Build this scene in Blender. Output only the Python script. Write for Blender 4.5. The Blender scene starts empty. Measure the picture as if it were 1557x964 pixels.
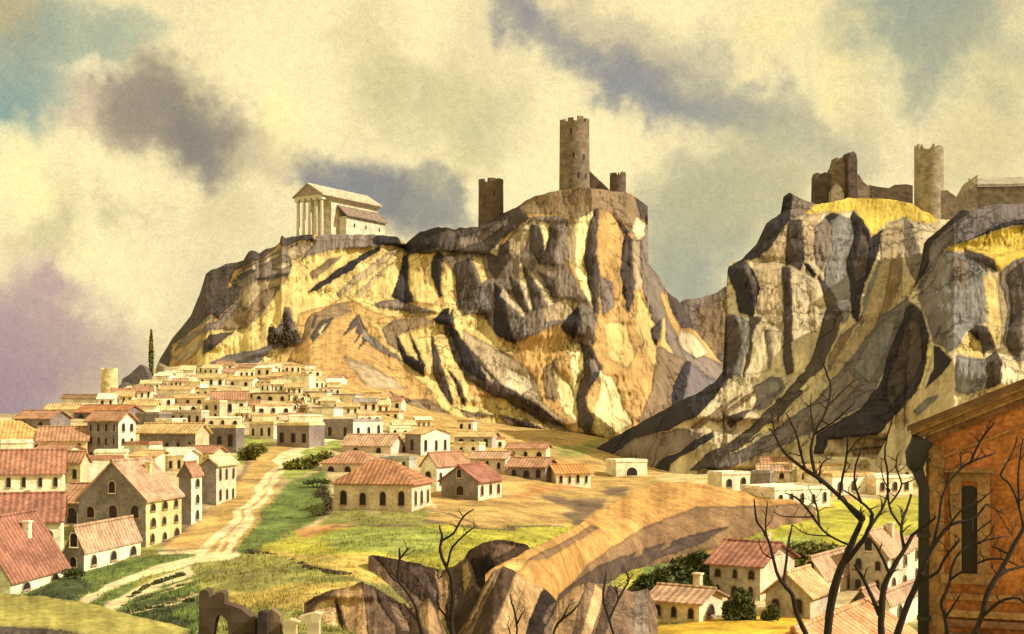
import bpy, bmesh, math, random
import numpy as np
from mathutils import Vector, Matrix
R = math.radians
random.seed(7)
rng = np.random.default_rng(11)
scn = bpy.context.scene
COL = scn.collection

# ------------------------------------------------------------------ camera
F = 1880.0; CX = 778.5; H0 = 625.0; CZ = 20.0        # focal length in photo pixels, principal column, horizon row, eye height
cam_d = bpy.data.cameras.new('camera'); cam = bpy.data.objects.new('camera', cam_d); COL.objects.link(cam)
cam.location = (0, 0, CZ); cam.rotation_euler = (R(90), 0, 0)
cam_d.sensor_width = 36; cam_d.lens = 36 * F / 1557; cam_d.shift_y = (H0 - 482) / 1557
cam_d.clip_start = 0.5; cam_d.clip_end = 20000
scn.camera = cam

# ------------------------------------------------------------------ light
SUN_AZ, SUN_EL = 76, 38                                # degrees from "behind the camera" towards the right; elevation
sd = Vector((math.sin(R(SUN_AZ)) * math.cos(R(SUN_EL)), -math.cos(R(SUN_AZ)) * math.cos(R(SUN_EL)), math.sin(R(SUN_EL))))
sun_d = bpy.data.lights.new('sun', 'SUN'); sun_d.energy = 5.0; sun_d.angle = R(0.6); sun_d.color = (1.0, 0.905, 0.75)
sun = bpy.data.objects.new('sun', sun_d); COL.objects.link(sun)
sun.rotation_euler = (-sd).to_track_quat('-Z', 'Y').to_euler(); sun.location = (60, -30, 90)
scn.view_settings.view_transform = 'Standard'; scn.view_settings.look = 'None'
scn.view_settings.exposure = 0.12; scn.view_settings.gamma = 1.0

def lin(r, g, b):
    f = lambda c: (c / 255 / 12.92) if c / 255 <= 0.04045 else ((c / 255 + 0.055) / 1.055) ** 2.4
    return (f(r), f(g), f(b), 1)

# ------------------------------------------------------------------ sky
w = bpy.data.worlds.new('World'); scn.world = w; w.use_nodes = True
nt = w.node_tree; nt.nodes.clear(); N = nt.nodes.new; L = nt.links.new
out = N('ShaderNodeOutputWorld'); bg = N('ShaderNodeBackground'); bg.inputs[1].default_value = 0.1
L(bg.outputs[0], out.inputs[0])
sky = N('ShaderNodeTexSky'); sky.sky_type = 'NISHITA'; sky.sun_disc = False
sky.sun_elevation = R(SUN_EL); sky.sun_rotation = math.atan2(sd.x, sd.y)
tc = N('ShaderNodeTexCoord')
def vmath(op, a, b=None, s=None):
    n = N('ShaderNodeVectorMath'); n.operation = op
    for i, v in enumerate((a, b)):
        if v is None: continue
        if hasattr(v, 'links') or hasattr(v, 'is_linked'): L(v, n.inputs[i])
        else: n.inputs[i].default_value = v
    if s is not None: n.inputs['Scale'].default_value = s
    return n
def noise(scale, detail=4, rough=.55, vec=None, tree=None):
    n = (tree or nt).nodes.new('ShaderNodeTexNoise'); n.inputs['Scale'].default_value = scale
    n.inputs['Detail'].default_value = detail; n.inputs['Roughness'].default_value = rough
    if vec is not None: (tree or nt).links.new(vec, n.inputs['Vector'])
    return n
dirv = tc.outputs['Generated']
wn1 = noise(9, 5, .6, dirv); wn2 = noise(34, 4, .6, dirv)
wp1 = vmath('SCALE', vmath('SUBTRACT', wn1.outputs['Color'], (.5, .5, .5)).outputs[0], s=.10)
wp2 = vmath('SCALE', vmath('SUBTRACT', wn2.outputs['Color'], (.5, .5, .5)).outputs[0], s=.05)
wd = vmath('ADD', vmath('ADD', dirv, wp1.outputs[0]).outputs[0], wp2.outputs[0]).outputs[0]
def mixc(fac, a, b, bt='MIX', tree=None):
    t = tree or nt
    n = t.nodes.new('ShaderNodeMix'); n.data_type = 'RGBA'; n.blend_type = bt
    for sock, v in ((n.inputs[0], fac), (n.inputs[6], a), (n.inputs[7], b)):
        if hasattr(v, 'is_linked'): t.links.new(v, sock)
        else: sock.default_value = v
    return n.outputs[2]
def maprange(v, a, b, c, d, tree=None, smooth=True):
    t = tree or nt
    n = t.nodes.new('ShaderNodeMapRange'); n.interpolation_type = 'SMOOTHSTEP' if smooth else 'LINEAR'
    t.links.new(v, n.inputs[0])
    for i, x in enumerate((a, b, c, d)): n.inputs[1 + i].default_value = x
    return n.outputs[0]
cn = noise(5, 6, .62, dirv)
base = mixc(maprange(cn.outputs[0], .30, .62, 0, 1), lin(227, 209, 158), lin(248, 231, 172))
def pdir(px, py):
    v = Vector(((px - CX) / F, 1, (H0 - py) / F)); return v.normalized()
BLOBS = [  # photo column, row, angular radius in photo pixels, colour, strength: the cloud banks
 (15, 40, 90, (160, 148, 118), .8), (110, 60, 85, (136, 154, 144), .7), (190, 50, 65, (136, 152, 142), .65), (40, 130, 80, (124, 148, 146), .75), (10, 175, 80, (116, 146, 148), .8),
 (150, 165, 55, (176, 150, 140), .7), (215, 155, 80, (150, 138, 122), .7), (250, 190, 95, (134, 122, 112), .85), (300, 225, 75, (132, 122, 114), .8), (370, 240, 60, (168, 152, 128), .6), (195, 205, 60, (150, 135, 120), .7),
 (60, 330, 70, (176, 164, 126), .6), (175, 345, 50, (160, 152, 118), .6), (330, 320, 80, (190, 178, 140), .5),
 (45, 480, 120, (172, 146, 148), .85), (20, 560, 130, (160, 134, 146), .9), (130, 560, 110, (172, 150, 144), .75), (10, 625, 90, (140, 120, 148), .7),
 (500, 258, 55, (126, 124, 134), .9), (548, 280, 60, (118, 118, 132), .9), (600, 305, 70, (116, 116, 128), .9), (655, 322, 70, (120, 119, 124), .9), (700, 335, 50, (134, 132, 130), .8), (690, 300, 45, (150, 148, 138), .5), (440, 245, 60, (180, 164, 138), .6),
 (545, 50, 80, (196, 182, 132), .5), (610, 100, 60, (178, 172, 132), .6), (690, 140, 70, (184, 176, 132), .5), (740, 190, 80, (180, 175, 138), .5),
 (785, -5, 62, (140, 136, 140), 0.85),
 (812, 35, 58, (134, 132, 140), 0.85),
 (845, 68, 58, (136, 134, 140), 0.85),
 (885, 98, 58, (134, 133, 140), 0.85),
 (925, 122, 58, (132, 132, 140), 0.9),
 (970, 142, 60, (130, 131, 140), 0.9),
 (1015, 152, 60, (132, 133, 140), 0.9),
 (1065, 158, 60, (136, 138, 140), 0.85),
 (1115, 168, 60, (144, 144, 140), 0.8),
 (1165, 185, 62, (152, 150, 138), 0.75),
 (1225, 205, 70, (158, 155, 138), 0.7),
 (1290, 225, 70, (168, 163, 138), 0.6),
 (900, 40, 60, (170, 158, 140), 0.5),
 (960, 70, 60, (164, 154, 140), 0.5),
 (1020, 95, 60, (160, 152, 140), 0.55),
 (1085, 110, 60, (158, 152, 140), 0.55),
 (1100, 300, 110, (170, 166, 140), 0.7),
 (560, 120, 60, (192, 184, 138), 0.5),
 (620, 170, 60, (190, 184, 140), 0.5),
 (700, 220, 60, (188, 182, 140), 0.5),
 (1330, 15, 90, (150, 156, 136), .7), (1410, 40, 100, (140, 152, 142), .8), (1440, 90, 80, (160, 160, 134), .6), (1545, 110, 70, (162, 160, 134), .65), (1540, 10, 60, (190, 170, 136), .5),
 (1060, 350, 110, (166, 162, 138), .8), (1010, 420, 110, (158, 158, 142), .8), (1120, 310, 100, (172, 167, 136), .7), (1080, 430, 90, (150, 152, 142), .8), (1160, 260, 80, (178, 172, 136), .6),
 (1500, 220, 90, (196, 182, 134), .6), (700, 250, 60, (205, 192, 140), .4),
]
c = base
BLOBS += [(35, 560, 90, (154, 130, 144), .6), (75, 470, 70, (172, 146, 146), .5), (60, 425, 45, (176, 142, 150), .6), (210, 150, 60, (136, 124, 118), .6), (262, 215, 60, (124, 114, 112), .7), (300, 245, 45, (126, 118, 116), .5), (20, 240, 75, (246, 232, 176), .85), (60, 275, 50, (246, 232, 172), .6), (150, 105, 32, (240, 224, 182), .6), (115, 372, 50, (244, 230, 176), .6), (170, 390, 40, (244, 230, 176), .5), (420, 190, 60, (246, 232, 168), .6),
          (1450, 60, 80, (150, 152, 140), .6), (1380, 25, 60, (144, 150, 142), .6), (1300, 120, 70, (232, 214, 152), .5), (1180, 60, 70, (236, 220, 156), .5), (1330, 170, 60, (190, 178, 146), .5)]
for px, py, r, rgb, s in BLOBS:
    d = vmath('DISTANCE', wd, tuple(pdir(px, py)))
    a = r / F
    c = mixc(maprange(d.outputs['Value'], a * .25, a * 1.15, s, 0), c, lin(rgb[0] + 9, rgb[1] + 7, rgb[2] - 4))
gr = noise(760, 2, .6, dirv); gr2 = noise(180, 2, .6, dirv)
c = mixc(.15, c, mixc(maprange(gr.outputs[0], .34, .66, 0, 1), (.50, .46, .46, 1), (1.5, 1.5, 1.46, 1)), 'MULTIPLY')
c = mixc(.09, c, mixc(maprange(gr2.outputs[0], .34, .66, 0, 1), (.6, .6, .6, 1), (1.4, 1.4, 1.4, 1)), 'MULTIPLY')
c10 = mixc(1.0, c, (10.8, 10.8, 10.6, 1), 'MULTIPLY')
final = mixc(.93, sky.outputs[0], c10)
L(final, bg.inputs[0])

# ------------------------------------------------------------------ helpers
def P(px, py, Y): return Vector(((px - CX) / F * Y, Y, CZ + (H0 - py) / F * Y))

def tag(o, label=None, cat=None, group=None, kind=None):
    if label: o['label'] = label
    if cat: o['category'] = cat
    if group: o['group'] = group
    if kind: o['kind'] = kind
    return o
def empty(name, loc, rz=0):
    o = bpy.data.objects.new(name, None); COL.objects.link(o); o.location = loc; o.rotation_euler = (0, 0, rz); o.empty_display_size = .5
    return o
def link(name, me, mats, parent=None, color=None):
    o = bpy.data.objects.new(name, me); COL.objects.link(o)
    for m in (mats if isinstance(mats, (list, tuple)) else [mats]):
        if len(me.materials) < (len(mats) if isinstance(mats, (list, tuple)) else 1): me.materials.append(m)
    if parent: o.parent = parent
    if color: o.color = (*color[:3], 1)
    return o
class MB:
    """collects polygons, becomes one mesh"""
    def __init__(s): s.v = []; s.f = []; s.m = []
    def poly(s, pts, m=0):
        i = len(s.v); s.v += [tuple(p) for p in pts]; s.f.append(tuple(range(i, i + len(pts)))); s.m.append(m)
    def box(s, a, b, m=0):
        (x0, y0, z0), (x1, y1, z1) = a, b
        c = [(x0, y0, z0), (x1, y0, z0), (x1, y1, z0), (x0, y1, z0), (x0, y0, z1), (x1, y0, z1), (x1, y1, z1), (x0, y1, z1)]
        s.hexa(c, m)
    def hexa(s, c, m=0):
        i = len(s.v); s.v += [tuple(p) for p in c]
        for q in ((0, 3, 2, 1), (4, 5, 6, 7), (0, 1, 5, 4), (1, 2, 6, 5), (2, 3, 7, 6), (3, 0, 4, 7)):
            s.f.append(tuple(i + k for k in q)); s.m.append(m)
    def prism(s, outline, y0, y1, m=0):
        """outline in x,z (counter-clockwise seen from -y) extruded from y0 (front) to y1"""
        n = len(outline); i = len(s.v)
        s.v += [(x, y0, z) for x, z in outline] + [(x, y1, z) for x, z in outline]
        s.f.append(tuple(range(i, i + n))); s.m.append(m)
        s.f.append(tuple(range(i + 2 * n - 1, i + n - 1, -1))); s.m.append(m)
        for k in range(n):
            l = (k + 1) % n
            s.f.append((i + l, i + k, i + n + k, i + n + l)); s.m.append(m)
    def tube(s, pts, rad, sides=7, m=0, jit=0):
        pts = [Vector(p) for p in pts]; i0 = len(s.v); n = len(pts); up = Vector((.3, 1, .2)).normalized()
        for k, p in enumerate(pts):
            t = (pts[min(k + 1, n - 1)] - pts[max(k - 1, 0)]).normalized()
            u = t.cross(up).normalized(); v = t.cross(u)
            for j in range(sides):
                a = 2 * math.pi * j / sides; r = rad[k] * (1 + random.uniform(-jit, jit))
                s.v.append(tuple(p + (u * math.cos(a) + v * math.sin(a)) * r))
        for k in range(n - 1):
            for j in range(sides):
                l = (j + 1) % sides
                s.f.append((i0 + k * sides + j, i0 + k * sides + l, i0 + (k + 1) * sides + l, i0 + (k + 1) * sides + j)); s.m.append(m)
        s.f.append(tuple(i0 + j for j in range(sides - 1, -1, -1))); s.m.append(m)
        s.f.append(tuple(i0 + (n - 1) * sides + j for j in range(sides))); s.m.append(m)
    def mesh(s, name, smooth=False):
        me = bpy.data.meshes.new(name); me.from_pydata(s.v, [], s.f); me.polygons.foreach_set('material_index', s.m)
        bm = bmesh.new(); bm.from_mesh(me); bmesh.ops.recalc_face_normals(bm, faces=bm.faces); bm.to_mesh(me); bm.free()
        if smooth: me.polygons.foreach_set('use_smooth', [True] * len(me.polygons))
        return me
    def build(s, name, mats, parent=None, color=None, smooth=False): return link(name, s.mesh(name, smooth), mats, parent, color)

# ---- numpy noise
def _hash(ix, iy, seed):
    h = (ix.astype(np.int64) * 374761393 + iy.astype(np.int64) * 668265263 + seed * 974711) & 0x7fffffff
    h = ((h ^ (h >> 13)) * 1274126177) & 0x7fffffff
    return ((h ^ (h >> 16)) & 0xffff) / 65535.0
def vnoise(x, y, seed=0):
    ix = np.floor(x); iy = np.floor(y); fx = x - ix; fy = y - iy
    fx = fx * fx * (3 - 2 * fx); fy = fy * fy * (3 - 2 * fy)
    a = _hash(ix, iy, seed); b = _hash(ix + 1, iy, seed); c_ = _hash(ix, iy + 1, seed); d = _hash(ix + 1, iy + 1, seed)
    return (a * (1 - fx) + b * fx) * (1 - fy) + (c_ * (1 - fx) + d * fx) * fy - .5
def fbm(x, y, seed=0, oct=4):
    s = 0; a = 1
    for k in range(oct): s = s + a * vnoise(x * 2 ** k, y * 2 ** k, seed + k); a *= .5
    return s
def pip(px, py, poly):
    inside = np.zeros(px.shape, bool); n = len(poly)
    xs = [p[0] for p in poly]; ys = [p[1] for p in poly]
    bb = (px > min(xs)) & (px < max(xs)) & (py > min(ys)) & (py < max(ys))
    if not bb.any(): return inside
    x = px[bb]; y = py[bb]; ins = np.zeros(x.shape, bool); j = n - 1
    for i in range(n):
        cond = ((ys[i] > y) != (ys[j] > y))
        xi = (xs[j] - xs[i]) * (y - ys[i]) / ((ys[j] - ys[i]) or 1e-9) + xs[i]
        ins ^= cond & (x < xi); j = i
    inside[bb] = ins
    return inside
def pdist(px, py, line):
    d = np.full(px.shape, 1e9)
    for (x0, y0), (x1, y1) in zip(line[:-1], line[1:]):
        dx, dy = x1 - x0, y1 - y0; t = np.clip(((px - x0) * dx + (py - y0) * dy) / (dx * dx + dy * dy), 0, 1)
        d = np.minimum(d, np.hypot(px - x0 - t * dx, py - y0 - t * dy))
    return d
def blur(a, n, axis):
    for _ in range(n):
        p = np.concatenate([a.take([0], axis), a, a.take([-1], axis)], axis)
        m = a.shape[axis]
        a = .25 * p.take(range(0, m), axis) + .5 * p.take(range(1, m + 1), axis) + .25 * p.take(range(2, m + 2), axis)
    return a
def grid_mesh(name, X, Y, Z, colr, mat, smooth=True):
    nr, nc = X.shape
    me = bpy.data.meshes.new(name)
    co = np.stack([X, Y, Z], -1).reshape(-1, 3).astype(np.float32)
    idx = np.arange(nr * nc).reshape(nr, nc)
    q = np.stack([idx[:-1, :-1], idx[:-1, 1:], idx[1:, 1:], idx[1:, :-1]], -1).reshape(-1, 4)
    me.vertices.add(len(co)); me.vertices.foreach_set('co', co.ravel())
    me.loops.add(q.size); me.loops.foreach_set('vertex_index', q.ravel().astype(np.int32))
    me.polygons.add(len(q)); me.polygons.foreach_set('loop_start', np.arange(0, q.size, 4, dtype=np.int32))
    me.polygons.foreach_set('loop_total', np.full(len(q), 4, np.int32))
    me.polygons.foreach_set('use_smooth', np.full(len(q), smooth))
    ca = me.color_attributes.new('Col', 'FLOAT_COLOR', 'POINT')
    ca.data.foreach_set('color', np.concatenate([colr.reshape(-1, 3), np.ones((len(co), 1))], 1).astype(np.float32).ravel())
    me.update(); me.validate()
    me.materials.append(mat)
    o = bpy.data.objects.new(name, me); COL.objects.link(o)
    return o

# ------------------------------------------------------------------ materials
def newmat(name, rough=.9):
    m = bpy.data.materials.new(name); m.use_nodes = True; t = m.node_tree
    b = t.nodes['Principled BSDF']; b.inputs['Roughness'].default_value = rough; b.inputs['Specular IOR Level'].default_value = .15
    return m, t, b
def add_bump(t, b, h, strength, dist):
    n = t.nodes.new('ShaderNodeBump'); n.inputs['Strength'].default_value = strength; n.inputs['Distance'].default_value = dist
    t.links.new(h, n.inputs['Height']); t.links.new(n.outputs[0], b.inputs['Normal'])
def vcol_mat(name, s1, s2, var=.45, bump=.5, bdist=.3, stretch=(1, 1, 1), fine=0):
    m, t, b = newmat(name, .95)
    vc = t.nodes.new('ShaderNodeVertexColor'); vc.layer_name = 'Col'
    g = t.nodes.new('ShaderNodeNewGeometry'); mp = t.nodes.new('ShaderNodeMapping'); mp.inputs['Scale'].default_value = stretch
    t.links.new(g.outputs['Position'], mp.inputs[0])
    n1 = noise(s1, 5, .65, mp.outputs[0], t); n2 = noise(s2, 3, .6, mp.outputs[0], t)
    c1 = mixc(var, vc.outputs[0], mixc(maprange(n1.outputs[0], .3, .7, 0, 1, t), (.35, .33, .33, 1), (1.6, 1.6, 1.5, 1), tree=t), 'MULTIPLY', t)
    c2 = mixc(var * .8, c1, mixc(maprange(n2.outputs[0], .32, .68, 0, 1, t), (.45, .43, .42, 1), (1.5, 1.5, 1.5, 1), tree=t), 'MULTIPLY', t)
    t.links.new(c2, b.inputs['Base Color'])
    if fine:
        mp2 = t.nodes.new('ShaderNodeMapping'); mp2.inputs['Scale'].default_value = (.55, .55, .16); t.links.new(g.outputs['Position'], mp2.inputs[0])
        vo = t.nodes.new('ShaderNodeTexVoronoi'); vo.feature = 'DISTANCE_TO_EDGE'; vo.inputs['Scale'].default_value = fine
        ad = t.nodes.new('ShaderNodeVectorMath'); ad.operation = 'ADD'; sc_ = t.nodes.new('ShaderNodeVectorMath'); sc_.operation = 'SCALE'; sc_.inputs['Scale'].default_value = 1.6
        t.links.new(n2.outputs['Color'], sc_.inputs[0]); t.links.new(mp2.outputs[0], ad.inputs[0]); t.links.new(sc_.outputs[0], ad.inputs[1]); t.links.new(ad.outputs[0], vo.inputs['Vector'])
        mk = noise(s1 * .5, 3, .6, g.outputs['Position'], t); mx = t.nodes.new('ShaderNodeMath'); mx.operation = 'MAXIMUM'; t.links.new(maprange(vo.outputs['Distance'], 0, .07, .25, 1, t), mx.inputs[0]); t.links.new(maprange(mk.outputs[0], .46, .62, 1, 0, t), mx.inputs[1]); cr = mx.outputs[0]
        c2 = mixc(1, c2, mixc(cr, (.30, .26, .25, 1), (1, 1, 1, 1), tree=t), 'MULTIPLY', t); t.links.new(c2, b.inputs['Base Color'])
        mh = t.nodes.new('ShaderNodeMath'); mh.operation = 'ADD'; t.links.new(n1.outputs[0], mh.inputs[0]); m2 = t.nodes.new('ShaderNodeMath'); m2.operation = 'MULTIPLY'; m2.inputs[1].default_value = .8; t.links.new(cr, m2.inputs[0]); t.links.new(m2.outputs[0], mh.inputs[1])
        add_bump(t, b, mh.outputs[0], bump, bdist)
    else: add_bump(t, b, n1.outputs[0], bump, bdist)
    return m
M_ROCK = vcol_mat('rock', .16, 1.1, .27, .6, 1.5, (1, 1, .45), .38)
M_NEARROCK = vcol_mat('near_rock', .9, 5, .5, .7, .35, (1, 1, .4), 1.3)
M_SOIL = vcol_mat('grassy_soil', .35, 2.6, .5, .5, .35)
def objcol_mat(name, s1, s2, var, bump, bdist, rough=.9, wave=None):
    """colour of the object varied by weathering; wave = axis of the tile channels"""
    m, t, b = newmat(name, rough)
    oi = t.nodes.new('ShaderNodeObjectInfo'); tcn = t.nodes.new('ShaderNodeTexCoord')
    n1 = noise(s1, 5, .65, tcn.outputs['Object'], t); n2 = noise(s2, 3, .6, tcn.outputs['Object'], t)
    c1 = mixc(var, oi.outputs['Color'], mixc(maprange(n1.outputs[0], .3, .7, 0, 1, t), (.45, .42, .40, 1), (1.4, 1.4, 1.35, 1), tree=t), 'MULTIPLY', t)
    c1 = mixc(var * .8, c1, mixc(maprange(n2.outputs[0], .32, .68, 0, 1, t), (.5, .48, .46, 1), (1.4, 1.4, 1.4, 1), tree=t), 'MULTIPLY', t)
    h = n1.outputs[0]
    if wave:
        wv = t.nodes.new('ShaderNodeTexWave'); wv.bands_direction = wave; wv.inputs['Scale'].default_value = .55; wv.inputs['Distortion'].default_value = .6
        wv.inputs['Detail'].default_value = 1; t.links.new(tcn.outputs['Object'], wv.inputs[0])
        c1 = mixc(.45, c1, mixc(wv.outputs[1], (.4, .36, .34, 1), (1.25, 1.25, 1.2, 1), tree=t), 'MULTIPLY', t)
        h = wv.outputs[1]
    t.links.new(c1, b.inputs['Base Color']); add_bump(t, b, h, bump, bdist)
    return m
M_WALL = objcol_mat('plaster', .45, 3.0, .52, .35, .06)
M_TILEX = objcol_mat('clay_tiles_x', .6, 3.4, .62, .5, .08, wave='X')
M_TILEY = objcol_mat('clay_tiles_y', .6, 3.4, .62, .5, .08, wave='Y')
M_FLAT = objcol_mat('flat_roof', .5, 2.5, .5, .4, .08)
M_STUCCO = objcol_mat('rough_stucco', 1.1, 9, .75, .7, .06)
M_TRIM = objcol_mat('stone_trim', 1.6, 9, .6, .4, .03)
def stone_mat(name, sx, sy):
    m, t, b = newmat(name, .95)
    oi = t.nodes.new('ShaderNodeObjectInfo'); tcn = t.nodes.new('ShaderNodeTexCoord')
    mp = t.nodes.new('ShaderNodeMapping'); mp.inputs['Scale'].default_value = (sx, sx, sy); t.links.new(tcn.outputs['Object'], mp.inputs[0])
    vo = t.nodes.new('ShaderNodeTexVoronoi'); vo.inputs['Scale'].default_value = 1; t.links.new(mp.outputs[0], vo.inputs[0])
    n1 = noise(.35, 5, .65, tcn.outputs['Object'], t)
    c1 = mixc(.55, oi.outputs['Color'], mixc(vo.outputs['Color'], (.5, .48, .46, 1), (1.3, 1.28, 1.22, 1), tree=t), 'MULTIPLY', t)
    c1 = mixc(.5, c1, mixc(maprange(n1.outputs[0], .3, .7, 0, 1, t), (.4, .36, .36, 1), (1.5, 1.5, 1.45, 1), tree=t), 'MULTIPLY', t)
    t.links.new(c1, b.inputs['Base Color']); add_bump(t, b, vo.outputs[0], .6, .15)
    return m
M_STONE = stone_mat('rubble_stone', .9, 1.4)
def plain(name, rgb, rough=.8, s=3, var=.4):
    m, t, b = newmat(name, rough); tcn = t.nodes.new('ShaderNodeTexCoord'); n1 = noise(s, 4, .6, tcn.outputs['Object'], t)
    t.links.new(mixc(var, (*rgb, 1), mixc(n1.outputs[0], (.3, .3, .3, 1), (1.6, 1.6, 1.6, 1), tree=t), 'MULTIPLY', t), b.inputs['Base Color'])
    add_bump(t, b, n1.outputs[0], .3, .05)
    return m
M_PANE = plain('dark_window', (.035, .028, .026), .35)
M_BARK = plain('dark_bark', (.036, .026, .021), .95, 14, .85)
M_PIPE = plain('iron_pipe', (.05, .042, .04), .55, 6)
def leaf_mat(name, rgb):
    m, t, b = newmat(name, .8)
    g = t.nodes.new('ShaderNodeNewGeometry'); n1 = noise(.9, 3, .6, g.outputs['Position'], t)
    t.links.new(mixc(.7, (*rgb, 1), mixc(maprange(n1.outputs[0], .35, .65, 0, 1, t), (.4, .45, .4, 1), (1.6, 1.5, 1.2, 1), tree=t), 'MULTIPLY', t), b.inputs['Base Color'])
    return m
M_OLIVE = leaf_mat('olive_leaves', (.17, .165, .045)); M_DKGREEN = leaf_mat('dark_leaves', (.085, .10, .040)); M_DRY = leaf_mat('dry_leaves', (.28, .17, .06))
M_BROWNBUSH = leaf_mat('brown_twigs', (.095, .072, .052))

# ------------------------------------------------------------------ terrain
PROF = {  # photo column: (row, distance) of the ground as it falls away from the viewer's hillside and climbs to the town
 -500: [(990, 8), (985, 50), (960, 75), (900, 100), (850, 118), (780, 145), (700, 180), (650, 225), (632, 260), (660, 330), (690, 450)],
 0:    [(990, 8), (990, 50), (960, 78), (902, 100), (850, 115), (775, 142), (692, 178), (655, 220), (633, 250), (655, 330), (680, 450)],
 130:  [(990, 8), (990, 50), (960, 76), (872, 106), (850, 116), (805, 138), (735, 165), (697, 190), (655, 230), (622, 275), (606, 315), (618, 380), (640, 480)],
 230:  [(990, 8), (990, 50), (960, 72), (870, 108), (835, 124), (795, 143), (735, 170), (700, 195), (650, 245), (610, 300), (580, 345), (560, 385), (560, 480)],
 330:  [(990, 8), (985, 50), (930, 75), (846, 118), (800, 140), (760, 160), (700, 200), (650, 250), (610, 300), (582, 340), (560, 380), (550, 480)],
 450:  [(990, 8), (980, 50), (905, 78), (855, 100), (838, 120), (770, 155), (715, 188), (678, 225), (640, 272), (600, 322), (575, 355), (550, 395), (540, 480)],
 560:  [(990, 8), (990, 48), (960, 62), (880, 88), (836, 108), (800, 132), (778, 148), (722, 185), (690, 215), (660, 255), (625, 310), (600, 350), (585, 390), (570, 480)],
 640:  [(990, 8), (1010, 46), (1150, 58), (1120, 75), (930, 92), (842, 104), (800, 132), (775, 150), (740, 176), (692, 222), (672, 255), (645, 310), (630, 350), (620, 400)],
 760:  [(990, 8), (1010, 46), (1150, 58), (1120, 75), (930, 90), (848, 102), (800, 134), (760, 165), (715, 205), (690, 240), (668, 290), (655, 340), (645, 400)],
 900:  [(990, 8), (1010, 46), (1100, 58), (1060, 75), (950, 95), (860, 120), (800, 150), (738, 200), (710, 240), (685, 300), (666, 360), (658, 420)],
 1040: [(990, 8), (985, 50), (985, 70), (955, 90), (905, 112), (850, 138), (790, 160), (745, 188), (725, 218), (712, 262), (700, 400)],
 1180: [(990, 8), (985, 50), (975, 76), (938, 96), (915, 108), (860, 132), (790, 155), (768, 168), (742, 192), (722, 216), (706, 250), (690, 400)],
 1340: [(990, 8), (985, 50), (985, 74), (955, 92), (900, 114), (850, 134), (790, 155), (752, 182), (725, 202), (705, 222), (690, 240), (675, 400)],
 1557: [(990, 8), (985, 50), (985, 74), (955, 92), (900, 114), (850, 134), (790, 155), (752, 182), (725, 202), (700, 224), (685, 240), (670, 400)],
 2300: [(990, 8), (985, 50), (985, 74), (955, 92), (900, 114), (850, 134), (790, 155), (752, 182), (725, 202), (700, 224), (685, 240), (670, 400)],
}
YG = np.exp(np.linspace(math.log(4), math.log(9000), 420)); XG = np.linspace(-1400, 3000, 441)
_cols = sorted(PROF); _tab = []
for k in _cols:
    pr = PROF[k]; ys = [p[1] for p in pr]; zs = [(H0 - p[0]) / F * p[1] - (1.0 if p[1] < 40 else 0) for p in pr]
    ys = ys + [max(620, ys[-1] * 1.3), 1400, 9000]; zs = zs + [-12, -16, -18]
    _tab.append(np.interp(YG, ys, zs))
_tab = np.array(_tab)
ZT = np.array([np.interp(XG, _cols, _tab[:, j]) for j in range(len(YG))]).T
ZT = blur(blur(ZT, 10, 0), 5, 1)
def ground(px, Y):
    """height (relative to the eye) of the terrain in the direction of a photo column at distance Y"""
    px = np.clip(np.asarray(px, float), XG[0], XG[-1] - 1e-3); Y = np.clip(np.asarray(Y, float), YG[0], YG[-1] * .9999)
    fx = (px - XG[0]) / (XG[1] - XG[0]); fy = (np.log(Y) - math.log(4)) / (math.log(9000) - math.log(4)) * (len(YG) - 1)
    ix = np.floor(fx).astype(int); iy = np.floor(fy).astype(int); fx = fx - ix; fy = fy - iy
    return (ZT[ix, iy] * (1 - fx) + ZT[ix + 1, iy] * fx) * (1 - fy) + (ZT[ix, iy + 1] * (1 - fx) + ZT[ix + 1, iy + 1] * fx) * fy
_scan = np.arange(55, 460, .5)
def gdist(px, py):
    """distance at which the sight line through a photo point first meets the terrain"""
    g = ground(np.full(_scan.shape, px), _scan); ray = (H0 - py) / F * _scan
    hit = np.nonzero(g >= ray)[0]
    return float(_scan[hit[0]]) if len(hit) else 400.0
def gpoint(px, py):
    Y = gdist(px, py); return P(px, py, Y)
def gz(x, y): return CZ + float(ground(x / y * F + CX, y))

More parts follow.
